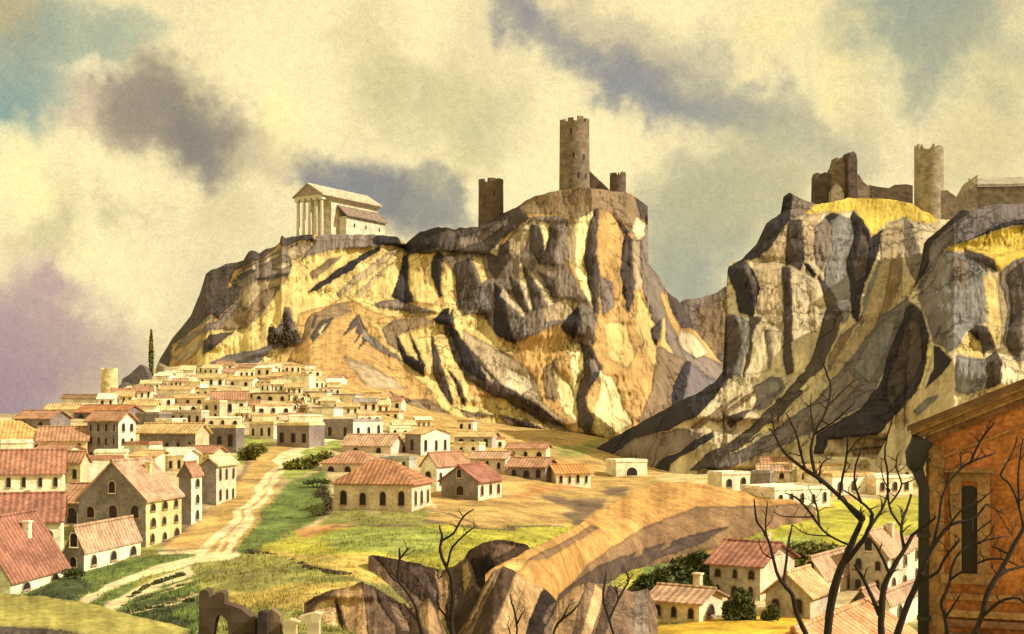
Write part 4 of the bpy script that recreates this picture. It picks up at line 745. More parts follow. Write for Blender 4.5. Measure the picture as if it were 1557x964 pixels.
HL = [
 # label, pL, pC, base, eave, keywords
 ('low cream house with striped deep red roof at the lower left corner', -95, 16, 908, 884, dict(chim=1, a=6, pR=104, roof='y', rise=4.6, rc=RED, wr=(2, 1), wall=CREAM, wsz=1.2)),
 ('cream house with tall arched windows directly above the striped deep red roof', -70, 92, 848, 790, dict(chim=1, a=-17, roof='x', rise=2.2, rc=RED, wl=(4, 1), wsz=1.3, depth=6)),
 ('long cream house with two rows of small windows and brick coloured roof', -70, 95, 774, 718, dict(chim=1, a=-17, roof='x', rise=2.4, rc=(.39, .19, .125), wl=(7, 2), depth=6)),
 ('small two windowed house with grey front and bright end under curling orange roof', 90, 132, 806, 763, dict(front_shade=(.255, .22, .205), a=14, pR=176, roof='x', rise=1.7, rc=ORANGE, wl=(1, 1), wr=(1, 1), wall=PALE, wsz=1.3)),
 ('low long cream house with pinkish roof and three round topped windows beside the green slope', 98, 128, 869, 838, dict(front_shade=(.255, .22, .205), a=10, pR=214, roof='y', rise=2.0, rc=ROSE, wl=(1, 1), wr=(3, 1), wall=CREAM, wsz=1.2)),
 ('big three storey house with dark grey gable and sunlit cream side', 120, 222, 832, 760, dict(chim=1, front_shade=(.255, .22, .205), a=9, pR=276, roof='y', rise=3.7, rc=ROSE, wl=(3, 2), wr=(3, 3), wall=BUFF, wsz=1.15)),
 ('narrow tall cream house joined behind the big grey gabled house, orange roof', 272, 291, 797, 722, dict(front_shade=(.255, .22, .205), a=10, pR=307, roof='y', rise=1.2, rc=ORANGE, wr=(1, 3), wall=CREAM)),
 ('narrow house with plain grey front and windowed cream side beside the dirt road', 306, 329, 768, 706, dict(front_shade=(.255, .22, .205), a=10, pR=359, roof='y', rise=.8, rc=CREAMR, wr=(3, 2), wall=(.62, .53, .38))),
 ('wide grey fronted house with a row of five windows behind the big gabled house', 212, 297, 700, 658, dict(chim=1, front_shade=(.255, .22, .205), a=16, pR=318, roof='x', rise=1.3, rc=SAND, wl=(5, 1), wall=TANW)),
 ('tallest town block, four storeys of small windows, brownish front and white right side', 133, 180, 702, 640, dict(front_shade=(.255, .22, .205), a=16, pR=206, roof='x', rise=1.3, rc=ORANGE, wl=(4, 3), wr=(2, 3), wall=PALE, cat='house')),
 ('buff house with a bright orange roof just left of the tallest town block', 58, 132, 697, 668, dict(a=-14, roof='x', rise=1.8, rc=ORANGE, wl=(3, 1), wall=BUFF)),
 ('cream house with tall orange hipped roof above the brick coloured roof', -40, 66, 690, 671, dict(a=-14, roof='hip', rise=3.0, rc=(.60, .36, .14), wl=(5, 1), wall=PALE)),
 ('little brownish house between the brick coloured roof and the big grey gable', 88, 122, 738, 702, dict(a=12, pR=136, roof='x', rise=1.2, rc=ORANGE, wl=(2, 1), wall=TANW)),
 ('dark grey fronted house under an orange roof at the far left skyline of town', 22, 76, 656, 636, dict(a=16, roof='x', rise=1.3, rc=ORANGE, wall=GREY, wl=(2, 1))),
 ('long low shed with thin dark brown roof left of the round white tower', 94, 156, 617, 606, dict(a=-8, roof='x', rise=.8, rc=BROWN, wall=PALE)),
 ('pale house with rust coloured roof below the dark brown skyline shed', 112, 186, 640, 627, dict(a=12, roof='x', rise=1.4, rc=(.42, .19, .08), wall=GREY, wl=(3, 1))),
 ('cream shed with a tan roof on the skyline above the dark grey front', 70, 118, 633, 622, dict(a=-10, roof='x', rise=.9, rc=SAND, wall=CREAM)),
 ('long cream house with a tan roof at the foot of the round white tower', 190, 238, 628, 616, dict(a=-10, roof='x', rise=.9, rc=SAND, wall=PALE)),
 ('plain grey box of a house beside the tallest block, flat roofed and windowless', 206, 242, 649, 630, dict(a=18, roof='flat', rc=GREYR, wall=GREY)),
 ('flat roofed grey house with four dark windows in the middle of the far town', 258, 306, 646, 627, dict(a=18, pR=318, roof='flat', rc=PINK, wl=(4, 1), wall=(.5, .41, .31))),
 ('small square tan house with two rows of two windows left of the orange oblong roof', 308, 334, 640, 612, dict(a=14, roof='flat', rc=CREAMR, wl=(2, 2), wall=(.6, .5, .33))),
 ('cream house with an oblong orange roof high in the far town', 322, 376, 632, 607, dict(a=-12, roof='x', rise=1.6, rc=ORANGE, wl=(3, 1), wall=PALE)),
 ('dark grey flat roofed house with three windows left of the green hedge', 307, 359, 688, 651, dict(a=22, pR=368, roof='flat', rc=CREAMR, wl=(3, 1), wall=GREY)),
 ('pale pinkish house with three faint windows beside the green hedge by the road', 379, 416, 668, 645, dict(a=18, roof='flat', rc=CREAMR, wl=(3, 1), wall=PINK)),
 ('mauve grey house with three dark windows at the head of the dirt road', 421, 470, 682, 647, dict(a=22, roof='flat', rc=CREAMR, wl=(3, 1), wall=(.27, .21, .195))),
 ('house with dark grey front and long white sunlit side in the middle of town', 492, 537, 670, 641, dict(front_shade=(.255, .22, .205), a=24, pR=582, roof='flat', rc=GREYR, wl=(2, 1), wr=(3, 1), wall=PALE)),
 ('pinkish house with a wide rose orange roof in front of the grey and white house', 521, 594, 693, 677, dict(a=12, roof='x', rise=1.7, rc=ROSE, wl=(2, 1), wall=PINK)),
 ('low pinkish house with an orange hipped roof behind the pyramid roofed house', 489, 568, 724, 706, dict(a=12, roof='hip', rise=1.8, rc=ORANGE, wl=(3, 1), wall=PINK)),
 ('large pinkish house under a pyramid shaped orange roof in the centre of the photo', 507, 626, 778, 738, dict(chim=1, a=13, pR=655, roof='hip', rise=2.7, rc=(.40, .195, .105), wl=(4, 1), wr=(3, 1), wall=(.70, .55, .40), wsz=1.05)),
 ('small blue grey house with three windows behind the right end of the pyramid roof', 578, 622, 714, 698, dict(a=14, roof='flat', rc=BLUEG, wl=(3, 1), wall=BLUEG)),
 ('cream house with grey end wall and tan roof below the brown cliff foot', 616, 640, 694, 660, dict(front_shade=(.255, .22, .205), a=30, pR=684, roof='x', rise=1.0, rc=SAND, wr=(3, 1), wl=(1, 1), wall=PALE)),
 ('pale grey green house with three tiny windows at the foot of the ochre slope', 691, 748, 682, 664, dict(a=12, roof='x', rise=.9, rc=SAND, wl=(3, 1), wall=BLUEG)),
 ('narrow cream house with a long orange roof right of the pyramid roof', 640, 664, 748, 708, dict(a=28, pR=712, roof='y', rise=1.6, rc=ORANGE, wl=(1, 1), wr=(4, 1), wall=PALE)),
 ('small house with mauve gable, cream side and bright red roof on the ochre field', 671, 727, 760, 731, dict(front_shade=(.255, .22, .205), a=24, pR=763, roof='y', rise=1.9, rc=RED, wl=(1, 1), wr=(3, 1), wall=(.72, .60, .42))),
 ('pinkish grey house with three windows and thin rose roof behind the bright red roof', 714, 768, 717, 697, dict(a=16, roof='x', rise=.9, rc=ROSE, wl=(3, 1), wall=PINK)),
 ('cream three windowed house with thin orange roof nearest the central cliff foot', 770, 830, 701, 682, dict(a=10, roof='x', rise=.8, rc=ORANGE, wl=(3, 1), wall=(.70, .60, .44))),
 ('mauve grey house with an orange roof and three leaf shaped windows on the ochre field', 771, 829, 731, 710, dict(a=17, pR=846, roof='x', rise=1.2, rc=ORANGE, wl=(3, 1), wall=(.29, .235, .22), wsz=1.2)),
 ('cream house with four small windows, last of its row before the brown ridge', 846, 898, 738, 718, dict(a=-16, roof='x', rise=1.1, rc=(.50, .26, .09), wl=(4, 1), wall=CREAM)),
 ('lone bright cream cube with an arched doorway below the dark rock tongue', 937, 984, 723, 702, dict(a=-18, roof='flat', rc=PALE, wall=CREAM, arch_door=True)),
 ('small cream box with two windows behind the crest of the brown ridge', 1098, 1140, 745, 721, dict(a=-24, roof='flat', rc=PALE, wl=(2, 1), wall=CREAM)),
 ('small plain grey box beside the two windowed cream box', 1141, 1171, 736, 720, dict(a=20, roof='flat', rc=GREYR, wall=GREY)),
 ('long pale house with four windows above the green valley slope', 1178, 1262, 768, 743, dict(a=-26, roof='flat', rc=PALE, wl=(5, 1), wall=PALE)),
 ('pale house with a single dark door behind the bare branches at the right', 1266, 1330, 751, 723, dict(a=-26, roof='flat', rc=SAND, wl=(3, 1), wall=PALE)),
 ('pale flat house close to the drainpipe of the orange building', 1332, 1388, 750, 726, dict(a=-26, roof='flat', rc=PALE, wl=(3, 1), wall=(.78, .62, .40))),
 ('white flat roofed box right under the dark rock slab', 1298, 1342, 690, 668, dict(a=-26, roof='flat', rc=PALE, wall=PALE)),
 ('pale terraced house high beside the eave of the orange building', 1345, 1392, 703, 684, dict(a=-26, roof='flat', rc=SAND, wall=PALE)),
 ('low pale row of houses under the scree at the right', 1205, 1290, 722, 708, dict(a=-26, roof='flat', rc=SAND, wall=PALE)),
 # valley on the right
 ('two storey grey fronted valley house with red tiled roof and bright cream gable', 1079, 1156, 915, 861, dict(chim=1, front_shade=(.40, .345, .27), a=32, pR=1208, roof='x', rise=1.5, rc=RED, wl=(3, 2), wall=(.72, .58, .40), wsz=1.15)),
 ('low house with pink roof and three tall arched windows on the golden field', 989, 1063, 949, 917, dict(a=32, pR=1098, roof='x', rise=.7, rc=ROSE, wl=(3, 1), wr=(1, 1), wall=(.72, .60, .42), wsz=1.3, chim=1)),
 ('grey gabled cottage with two windows and a sand coloured roof, right of the two bushes', 1164, 1232, 943, 905, dict(front_shade=(.40, .345, .27), a=34, pR=1262, roof='y', rise=1.5, rc=(.62, .42, .22), wl=(2, 1), wall=(.55, .47, .34), wsz=1.1)),
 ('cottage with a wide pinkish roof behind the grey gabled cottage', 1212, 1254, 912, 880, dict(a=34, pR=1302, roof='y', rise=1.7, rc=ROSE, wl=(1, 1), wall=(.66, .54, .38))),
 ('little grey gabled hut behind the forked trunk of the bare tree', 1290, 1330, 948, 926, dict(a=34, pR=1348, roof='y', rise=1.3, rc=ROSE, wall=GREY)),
 ('tall house with grey pointed gable and pink roof behind the bare tree', 1292, 1350, 905, 845, dict(chim=1, front_shade=(.40, .345, .27), a=34, pR=1384, roof='y', rise=2.0, rc=ROSE, wl=(2, 2), wr=(2, 2), wall=(.66, .55, .42))),
 ('bright cream house with paired windows next to the drainpipe', 1352, 1366, 895, 836, dict(a=34, pR=1418, roof='y', rise=.6, rc=ROSE, wr=(3, 2), wall=CREAM)),
 ('low cream house with a pink roof at the bottom beside the drainpipe', 1338, 1352, 955, 918, dict(a=34, pR=1414, roof='y', rise=.7, rc=ROSE, wr=(2, 1), wall=CREAM)),
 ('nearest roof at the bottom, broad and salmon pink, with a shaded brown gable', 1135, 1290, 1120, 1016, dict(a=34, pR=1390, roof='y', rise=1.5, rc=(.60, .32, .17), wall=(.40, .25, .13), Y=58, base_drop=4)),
]
for lb, pL, pC, bs, ev, kw in HL: house(lb, pL, pC, bs, ev, **kw)
# pale boxes stacked up the slope under the temple hill
PB = [
 ('pale flat house under the dark mauve streak of the hill', 300, 342, 588, 574, SAND), ('pale flat house with a tan roof just right of the dark mauve streak', 344, 384, 590, 577, SAND), ('small peach roofed box near the top of the far town', 395, 421, 591, 577, ROSE),
 ('topmost cream house of the far town, against the orange slope', 430, 470, 592, 571, CREAMR), ('cream house right next to the topmost house of the far town', 470, 494, 592, 578, CREAMR), ('long pale house with a thin brown roof left of the tan shrub', 385, 438, 612, 599, BROWN),
 ('long pale house with two dark windows left of the base of the tan shrub', 388, 444, 630, 617, SAND), ('pale house with a grey roof right of the tip of the tan shrub', 462, 498, 608, 597, GREYR), ('pale house with a greyish flat roof right of the base of the tan shrub', 474, 508, 632, 621, GREYR),
 ('cream house with a pale grey roof bordering the orange slope', 505, 541, 614, 601, GREYR), ('cream cube low on the edge of the orange slope', 514, 545, 630, 618, SAND), ('cream house with bluish roof left of the brown clump', 540, 574, 626, 611, GREYR), ('last pale house before the brown clump at the cliff foot', 545, 580, 644, 631, SAND),
 ('cream house right behind the grey and white house', 440, 490, 646, 633, PALE), ('pale house with pink roof strip above the mauve house', 424, 470, 640, 630, ROSE), ('cream house with faint roof left of the mauve house', 383, 420, 642, 632, SAND),
 ('pale house with sand roof below the cypress', 240, 290, 604, 592, SAND), ('tan roofed house right of the cypress foot', 258, 312, 616, 605, SAND), ('pale house in the shadow of the cream block by the cypress', 296, 330, 604, 592, SAND),
 ('pale house left of the little square tan house', 262, 304, 625, 616, ROSE), ('cream house behind the oblong orange roof', 336, 380, 606, 595, CREAMR), ('cream flat house above the dark grey three windowed house', 312, 366, 648, 636, PALE), ('cream house between the brown block and the grey box', 236, 262, 664, 640, PALE),
]
for lb, pL, pR, bs, ev, rc_ in PB:
    house(lb, pL, pR, bs, ev, a=random.choice((-14, -10, 12, 16)), roof=random.choice(('flat', 'x', 'flat')), rise=.8, rc=rc_, wall=random.choice((PALE, CREAM, (.76, .64, .42))), wl=(random.choice((0, 2, 3)), 1), depth=5)

TAKEN = [(pL, ev - 14, max(pC, kw.get('pR') or 0), bs) for lb, pL, pC, bs, ev, kw in HL] + [(pL, ev - 6, pR, bs) for lb, pL, pR, bs, ev, rc_ in PB]
fr_ = random.Random(3)
def fill(y0, y1, dy, span, wd0, wd1, h0, h1, lb, group, maxn):
    n = 0; y = y0
    while y <= y1 and n < maxn:
        x0, x1 = span(y); x = x0 + fr_.uniform(0, 10)
        while x < x1 and n < maxn:
            f = (y - y0) / max(1, y1 - y0); w_ = fr_.uniform(.8, 1.25) * (wd0 + (wd1 - wd0) * f); hh = fr_.uniform(.85, 1.2) * (h0 + (h1 - h0) * f); yy = y + fr_.uniform(-3, 3)
            ok = all(min(x + w_, r_[2]) - max(x, r_[0]) < w_ * .5 or min(yy, r_[3]) - max(yy - hh, r_[1]) < hh * .6 for r_ in TAKEN)
            if ok:
                TAKEN.append((x, yy - hh, x + w_, yy)); n += 1
                house(lb, x, x + w_, yy, yy - hh, a=fr_.choice((-16, -12, -10, 10, 14)), roof=fr_.choice(('flat', 'x', 'flat', 'x')), rise=fr_.uniform(.5, 1.0), rc=fr_.choice((SAND, CREAMR, CREAMR, ROSE, ORANGE, PALE)), wall=fr_.choice((PALE, PALE, CREAM, (.76, .64, .42))), wl=(fr_.choice((0, 2, 3)), 1), depth=4.5, group=group)
            x += w_ * fr_.uniform(.9, 1.25)
        y += dy
fill(567, 590, 6, lambda y: (285 - (y - 567) * 3, 470 + (y - 567)), 20, 26, 10, 13, 'tiny pale house on the topmost rows of the town under the hill', 'tiny houses on the topmost rows of the town', 26)
fill(582, 700, 6, lambda y: (max(20, 330 - (y - 560) * 3.6), min(588, 455 + (y - 572) * 2.6)) if y < 640 else (140, 350), 22, 34, 10, 16, 'small pale house crowded in among the named rooftops of the far town slope', 'small crowded houses of the far town slope', 90)
fill(702, 762, 9, lambda y: (0, 300), 40, 52, 26, 32, 'pale back house half hidden between the bigger houses at the left', 'half hidden back houses at the left', 9)
fill(655, 706, 9, lambda y: (590, 700 + (y - 655) * 1.5), 26, 34, 12, 15, 'small pale house in the gaps between the houses under the central cliff', 'small houses under the central cliff', 10)
fill(682, 764, 10, lambda y: (1150 if y > 715 else 1200, 1392), 34, 46, 12, 18, 'small pale house in the terraces below the right scree', 'small terrace houses below the right scree', 16)

# ------------------------------------------------------------------ foliage
def leaf_mesh(center_fn, n, size, seed):
    r = random.Random(seed); V = []; Fc = []
    for _ in range(n):
        p = center_fn(r); a = Vector((r.gauss(0, 1), r.gauss(0, 1), r.gauss(0, 1))).normalized(); b_ = a.orthogonal().normalized()
        b_ = (b_ * math.cos(t_ := r.uniform(0, 6.28)) + a.cross(b_) * math.sin(t_)); c_ = a.cross(b_); s = size * r.uniform(.5, 1.4); i = len(V)
        for u, v in ((-1, 0), (0, -.55), (1, 0), (0, .55)): V.append(tuple(p + b_ * u * s + c_ * v * s))
        Fc.append((i, i + 1, i + 2, i + 3))
    me = bpy.data.meshes.new('leaves'); me.from_pydata(V, [], Fc); return me
def blob_fn(clumps):
    """clumps: (x, y, z, rx, ry, rz): points gather near each clump's surface"""
    ws = [c_[3] * c_[5] for c_ in clumps]
    def fn(r):
        c_ = r.choices(clumps, ws)[0]
        d = Vector((r.gauss(0, 1), r.gauss(0, 1), r.gauss(0, 1))).normalized() * (r.random() ** .4) * r.uniform(.8, 1.12)
        return Vector((c_[0] + d.x * c_[3], c_[1] + d.y * c_[4], c_[2] + d.z * c_[5]))
    return fn
SEED = 100
def bush(label, px, base, w_px, h_px, mat, n=900, Y=None, name='bush', cat='bush', group=None, clumps=None, lean=0, stems=True, leaf=None):
    global SEED; SEED += 1; r = random.Random(SEED)
    Y = Y or gdist(px, base); c = P(px, base, Y); W = w_px / F * Y; H = h_px / F * Y
    root = empty(name, c); tag(root, label, cat, group)
    if clumps is None:
        clumps = []
        for k in range(11):
            f = r.random(); a = r.uniform(-1, 1) * (1 - .35 * f)
            clumps.append((a * W * .36 + lean * f * W, r.uniform(-.3, .3) * W, H * (.18 + .66 * f), W * r.uniform(.13, .24), W * r.uniform(.13, .24), H * r.uniform(.12, .22)))
    else: clumps = [(x * W, y * W, z * H, a * W, a * W, b_ * H) for x, y, z, a, b_ in clumps]
    me = leaf_mesh(blob_fn(clumps), n, leaf or max(.10, min(.5, W * .045)), SEED); link('foliage', me, mat, root)
    if stems:
        m = MB()
        for k in range(4):
            q = r.choice(clumps); m.tube([(r.uniform(-.05, .05) * W, 0, -.3), (q[0] * .5, q[1] * .5, q[2] * .5), q[:3]], [W * .02 + .03, W * .013 + .02, .02], 5)
        m.build('stem', M_BARK, root)
    return root
bush('dark brown leaning thorn bush at the left corner of the pyramid roofed house', 488, 786, 34, 52, M_BROWNBUSH, 1300, Y=gdist(507, 779) - 3, clumps=[(.1, 0, .75, .35, .22), (.3, 0, .5, .28, .25), (-.1, 0, .65, .3, .12), (.25, 0, .22, .22, .2), (-.3, 0, .12, .35, .09), (.1, 0, .08, .4, .08)])
bush('low dark bush behind the thorn bush by the pyramid roofed house', 482, 742, 44, 14, M_DKGREEN, 500, clumps=[(-.3, 0, .6, .2, .3), (0, 0, .8, .25, .3), (.3, 0, .7, .22, .3)])
bush('tan shrub with two upright sprigs like ears in the far town', 457, 634, 28, 46, M_DRY, 1100, Y=gdist(457, 634) - 3, clumps=[(.05, 0, .2, .38, .2), (.2, 0, .28, .32, .18), (-.12, 0, .5, .28, .16), (-.3, 0, .62, .16, .1), (-.38, 0, .8, .09, .1), (-.46, 0, .93, .06, .08), (.2, 0, .72, .12, .07), (.36, 0, .8, .1, .06)], name='shrub', cat='shrub')
bush('bright green hedge in the bend at the top of the dirt road', 384, 702, 48, 32, M_OLIVE, 1500, clumps=[(-.3, 0, .4, .22, .35), (0, .1, .55, .28, .38), (.25, 0, .6, .24, .3), (-.1, .2, .3, .3, .3)], name='hedge', cat='hedge')
bush('yellowish green bank of scrub right of the top of the dirt road', 470, 716, 70, 30, M_OLIVE, 1300, clumps=[(-.4, 0, .25, .18, .25), (-.2, .1, .35, .2, .3), (.05, .2, .5, .2, .3), (.3, .4, .75, .2, .2)], name='scrub', cat='scrub')
def ground_scrub(label, lines, mat, n, size_px, name, cat, leaf, hk=.7):
    """low scrub growing along lines on the ground"""
    global SEED; SEED += 1; r = random.Random(SEED); cl = []
    for ln in lines:
        for (x0, y0), (x1, y1) in zip(ln[:-1], ln[1:]):
            k = max(2, int(math.hypot(x1 - x0, y1 - y0) / (size_px * .7)))
            for i in range(k):
                f = (i + r.random()) / k; p = gpoint(x0 + (x1 - x0) * f, y0 + (y1 - y0) * f); q = size_px / F * p.y * r.uniform(.6, 1.25); cl.append((p.x, p.y + r.uniform(-.3, .3), p.z + q * hk * .3, q, q, q * hk))
    c = Vector((sum(q[0] for q in cl) / len(cl), sum(q[1] for q in cl) / len(cl), min(q[2] for q in cl))); root = empty(name, c); tag(root, label, cat)
    link('foliage', leaf_mesh(blob_fn([(q[0] - c.x, q[1] - c.y, q[2] - c.z, *q[3:]) for q in cl]), n, leaf, SEED), mat, root)
ground_scrub('dark scrub line along the bank above the pale lip of the knoll', [[(378, 842), (410, 846), (440, 854), (470, 866), (500, 872), (535, 876)]], M_BROWNBUSH, 5200, 7, 'hedge', 'hedge', .12)
bush('lower dark green thicket at the left end of the green valley slope', 992, 908, 74, 48, M_DKGREEN, 3000, clumps=[(-.35, 0, .2, .16, .2), (-.1, .1, .4, .24, .3), (.2, .1, .55, .22, .32), (.38, 0, .35, .14, .3), (0, -.1, .2, .3, .2)], name='thicket', cat='thicket', leaf=.26)
bush('round dark olive tree crown beyond the red roofed valley house', 1232, 882, 124, 62, M_OLIVE, 5200, clumps=[(-.36, 0, .35, .14, .25), (-.22, 0, .55, .18, .3), (0, .05, .66, .2, .3), (.2, 0, .6, .2, .32), (.36, 0, .5, .14, .34), (.05, -.1, .42, .24, .26), (-.4, 0, .15, .08, .16)], name='olive_tree', cat='tree', leaf=.3)
bush('dark green thicket left of the red roofed valley house', 1040, 905, 110, 78, M_DKGREEN, 5200, clumps=[(-.4, 0, .12, .16, .14), (-.25, .1, .3, .2, .22), (0, .1, .45, .22, .28), (.22, .1, .55, .2, .3), (.35, 0, .35, .16, .3), (.1, -.1, .25, .3, .22)], name='thicket', cat='thicket', leaf=.28)
bush('tall round topped green bush in front of the red roofed valley house', 1124, 946, 54, 54, M_DKGREEN, 2600, clumps=[(-.25, 0, .35, .24, .32), (.15, 0, .4, .3, .36), (.05, 0, .72, .26, .24), (-.1, 0, .15, .34, .16), (.28, 0, .18, .2, .18)], leaf=.17)
bush('small dark bush between the tall green bush and the grey gabled cottage', 1172, 945, 32, 28, M_DKGREEN, 1300, clumps=[(-.2, 0, .3, .28, .28), (.2, 0, .4, .26, .34), (.1, 0, .7, .24, .24)], leaf=.14)
bush('small dark bush at the corner of the low pinkish roofed long house', 112, 878, 34, 18, M_DKGREEN, 700, clumps=[(-.3, 0, .4, .22, .4), (0, 0, .5, .25, .4), (.3, 0, .35, .22, .3)])
ground_scrub('black green patch of low scrub in streaks right of the footpaths', [[(180, 938), (230, 928), (292, 914)], [(190, 925), (240, 905), (275, 893)], [(215, 950), (260, 948), (298, 938)], [(196, 912), (225, 892), (280, 874)], [(200, 940), (240, 940)]], M_DKGREEN, 9000, 6, 'scrub', 'scrub', .12, .6)
bush('dark juniper pair at the left foot of the ochre dome', 434, 528, 54, 56, M_BROWNBUSH, 1500, Y=hdist('hill', 434, 526) - 4, clumps=[(.0, 0, .82, .08, .2), (.02, 0, .55, .13, .25), (.12, 0, .25, .3, .22), (-.38, 0, .35, .09, .3), (-.25, 0, .2, .22, .2)], name='juniper', cat='bush')
# cypress
c_y = gdist(230, 574); c_p = P(230, 576, c_y); Hc = 74 / F * c_y
root = empty('cypress', c_p); tag(root, 'tall narrow olive cypress on the skyline left of the hill', 'tree')
cl = [(0, 0, Hc * f, Hc * .042 * math.sin(math.pi * min(1, .12 + f * .86)) + .12, Hc * .042 * math.sin(math.pi * min(1, .12 + f * .86)) + .12, Hc * .09) for f in np.linspace(.1, .95, 14)]
link('crown', leaf_mesh(blob_fn(cl), 2600, .35, 5), M_OLIVE, root)
m = MB(); m.tube([(0, 0, -1), (0, 0, Hc * .5), (0, 0, Hc * .97)], [.4, .28, .05], 6); m.build('trunk', M_BARK, root)

# rocks and the white tower on the town skyline
def boulder(label, px, base, w_px, h_px, Y=None, col=(.10, .085, .08), seed=1, pts=None, name='boulder'):
    Y = Y or gdist(px, base); c = P(px, base, Y); W = w_px / F * Y; H = h_px / F * Y
    bm = bmesh.new(); bmesh.ops.create_icosphere(bm, subdivisions=3, radius=1); r = random.Random(seed)
    cuts = [(Vector((r.gauss(0, 1), r.gauss(0, 1), r.gauss(0, 1))).normalized(), r.uniform(.55, .85)) for _ in range(9)]
    for v in bm.verts:
        for n_, d_ in cuts:
            k = v.co.dot(n_) - d_
            if k > 0: v.co -= n_ * k
        v.co *= 1 + r.uniform(-.03, .03)
        z = (v.co.z + .75) * .62
        v.co = Vector((v.co.x * W * .62 * (1 - .35 * z * (pts or 0)), v.co.y * W * .5, z * H))
    me = bpy.data.meshes.new(name); bm.to_mesh(me); bm.free()
    o = link(name, me, M_STONE, None, col); o.location = c; tag(o, label, 'boulder'); return o
boulder('roundish dark rock at the foot of the pointed skyline rock', 190, 596, 16, 14, seed=4, col=(.13, .12, .12)); boulder('narrow dark stone standing right of the roundish rock', 203, 598, 9, 17, seed=5, col=(.13, .12, .12)); boulder('flat dark stone lying below the cypress', 243, 592, 26, 9, seed=6, col=(.15, .13, .13))
boulder('squat grey brown boulder standing right of the cypress', 248, 580, 18, 30, seed=8, col=(.3, .25, .17))

def ring_wall(b, r0, r1, z0, z1, a0=0, a1=2 * math.pi, n=28, jag=0, thick=1.2, seed=1, open_top=True):
    """hollow round wall with an uneven top"""
    rr = random.Random(seed); k = n; tops = [z1 + rr.uniform(-jag, jag) for _ in range(k + 1)]
    if abs(a1 - a0 - 2 * math.pi) < 1e-6: tops[-1] = tops[0]
    for i in range(k):
        t0, t1 = a0 + (a1 - a0) * i / k, a0 + (a1 - a0) * (i + 1) / k
        q = lambda r, t, z: (r * math.cos(t), r * math.sin(t), z)
        b.poly([q(r0, t0, z0), q(r0, t1, z0), q(r1, t1, tops[i + 1]), q(r1, t0, tops[i])])
        b.poly([q(r1 - thick, t0, tops[i]), q(r1 - thick, t1, tops[i + 1]), q(r0 - thick, t1, z0), q(r0 - thick, t0, z0)])
        b.poly([q(r1, t0, tops[i]), q(r1, t1, tops[i + 1]), q(r1 - thick, t1, tops[i + 1]), q(r1 - thick, t0, tops[i])])
def slit(root, r, ang, z, w_=.7, h_=1.9):
    o = bpy.data.objects.new('window', window_mesh(w_, h_, False)); COL.objects.link(o); o.parent = root
    o.location = (r * math.cos(ang), r * math.sin(ang), z); o.rotation_euler = (0, 0, ang + math.pi / 2); o.color = (.2, .16, .12, 1)
def tower(label, pxL, pxR, base, top, Y, col, merlons=0, jag=.4, taper=.97, slits=(), seed=1, name='tower', cat='tower', skirt=4, ruined=None):
    cx = (pxL + pxR) / 2; c = P(cx, base, Y); r0 = (pxR - pxL) / 2 / F * Y; H = (base - top) / F * Y
    root = empty(name, c); tag(root, label, cat)
    b = MB(); ring_wall(b, r0, r0 * taper, -skirt, H, jag=jag, seed=seed, thick=max(.6, r0 * .2), n=36)
    zt = H * .9; b.poly([(r0 * .9 * math.cos(t), r0 * .9 * math.sin(t), zt) for t in np.linspace(0, 2 * math.pi, 24, endpoint=False)])
    b.build('wall', M_STONE, root, col)
    rr = random.Random(seed)
    for k in range(merlons):
        a = 2 * math.pi * (k + .3) / merlons; da = 2 * math.pi / merlons * rr.uniform(.24, .34); m = MB(); ri, ro = r0 * taper - max(.6, r0 * .2), r0 * taper + .05
        hh = rr.uniform(.5, 1.25) * H * .055
        if ruined and a in ruined: continue
        c8 = [(ri * math.cos(a - da), ri * math.sin(a - da)), (ro * math.cos(a - da), ro * math.sin(a - da)), (ro * math.cos(a + da), ro * math.sin(a + da)), (ri * math.cos(a + da), ri * math.sin(a + da))]
        m.hexa([(x, y, H - jag - .2) for x, y in c8] + [(x, y, H + hh) for x, y in c8]); m.build('merlon', M_STONE, root, col)
    for dpx, py in slits:
        x = (dpx - cx) / F * Y; z = (base - py) / F * Y; f = max(-.95, min(.95, x / r0))
        slit(root, r0 * (1 - (1 - taper) * z / H) - .02, -math.pi / 2 + math.asin(f), z)
    return root
DK = (.135, .10, .075); MID = (.21, .16, .115); LT = (.31, .26, .19)
Yw = gdist(166, 606)
root = tower('round white tower with a flaring broken top on the town skyline', 154, 178, 606, 561, Yw, (.72, .60, .32), jag=.3, taper=1.04, seed=9)
ymain = hdist('hill', 872, 290) + 9
tower('tallest round dark stone tower with broken battlements on the central cliff', 850, 897, 293, 188, ymain, MID, merlons=9, jag=.5, taper=.95, slits=((867, 208), (871, 244), (887, 246), (879, 274), (890, 274)), seed=2)
tower('shorter dark battlemented tower on the left shoulder of the central cliff', 727, 766, 352, 277, hdist('hill', 745, 338) + 7, DK, merlons=7, jag=1.0, taper=.96, slits=((752, 300),), seed=3)
tower('stub of a small ruined tower right of the tallest tower', 927, 952, 300, 266, hdist('hill', 940, 292) + 7, DK, merlons=5, jag=.9, taper=.98, seed=5)
def slab_wall(label, outline, Y, thick, col, name='ruined_wall', cat='wall', tilt=0, extra=None, Yb=0):
    """outline in photo points, standing at distance Y with real thickness"""
    xs = [p[0] for p in outline]; cxp = sum(xs) / len(xs); bs = max(p[1] for p in outline)
    c = P(cxp, bs, Y); root = empty(name, c, tilt); tag(root, label, cat)
    b = MB(); o = [((x - cxp) / F * Y / math.cos(tilt), (bs - y) / F * Y) for x, y in outline]
    b.prism(o, 0, thick); b.build('wall', M_STONE, root, col)
    return root
slab_wall('dark ramp of broken wall leaning against the foot of the tallest tower', [(895, 300), (930, 300), (929, 291), (918, 280), (905, 268), (897, 260)], ymain + 2, 3, DK)

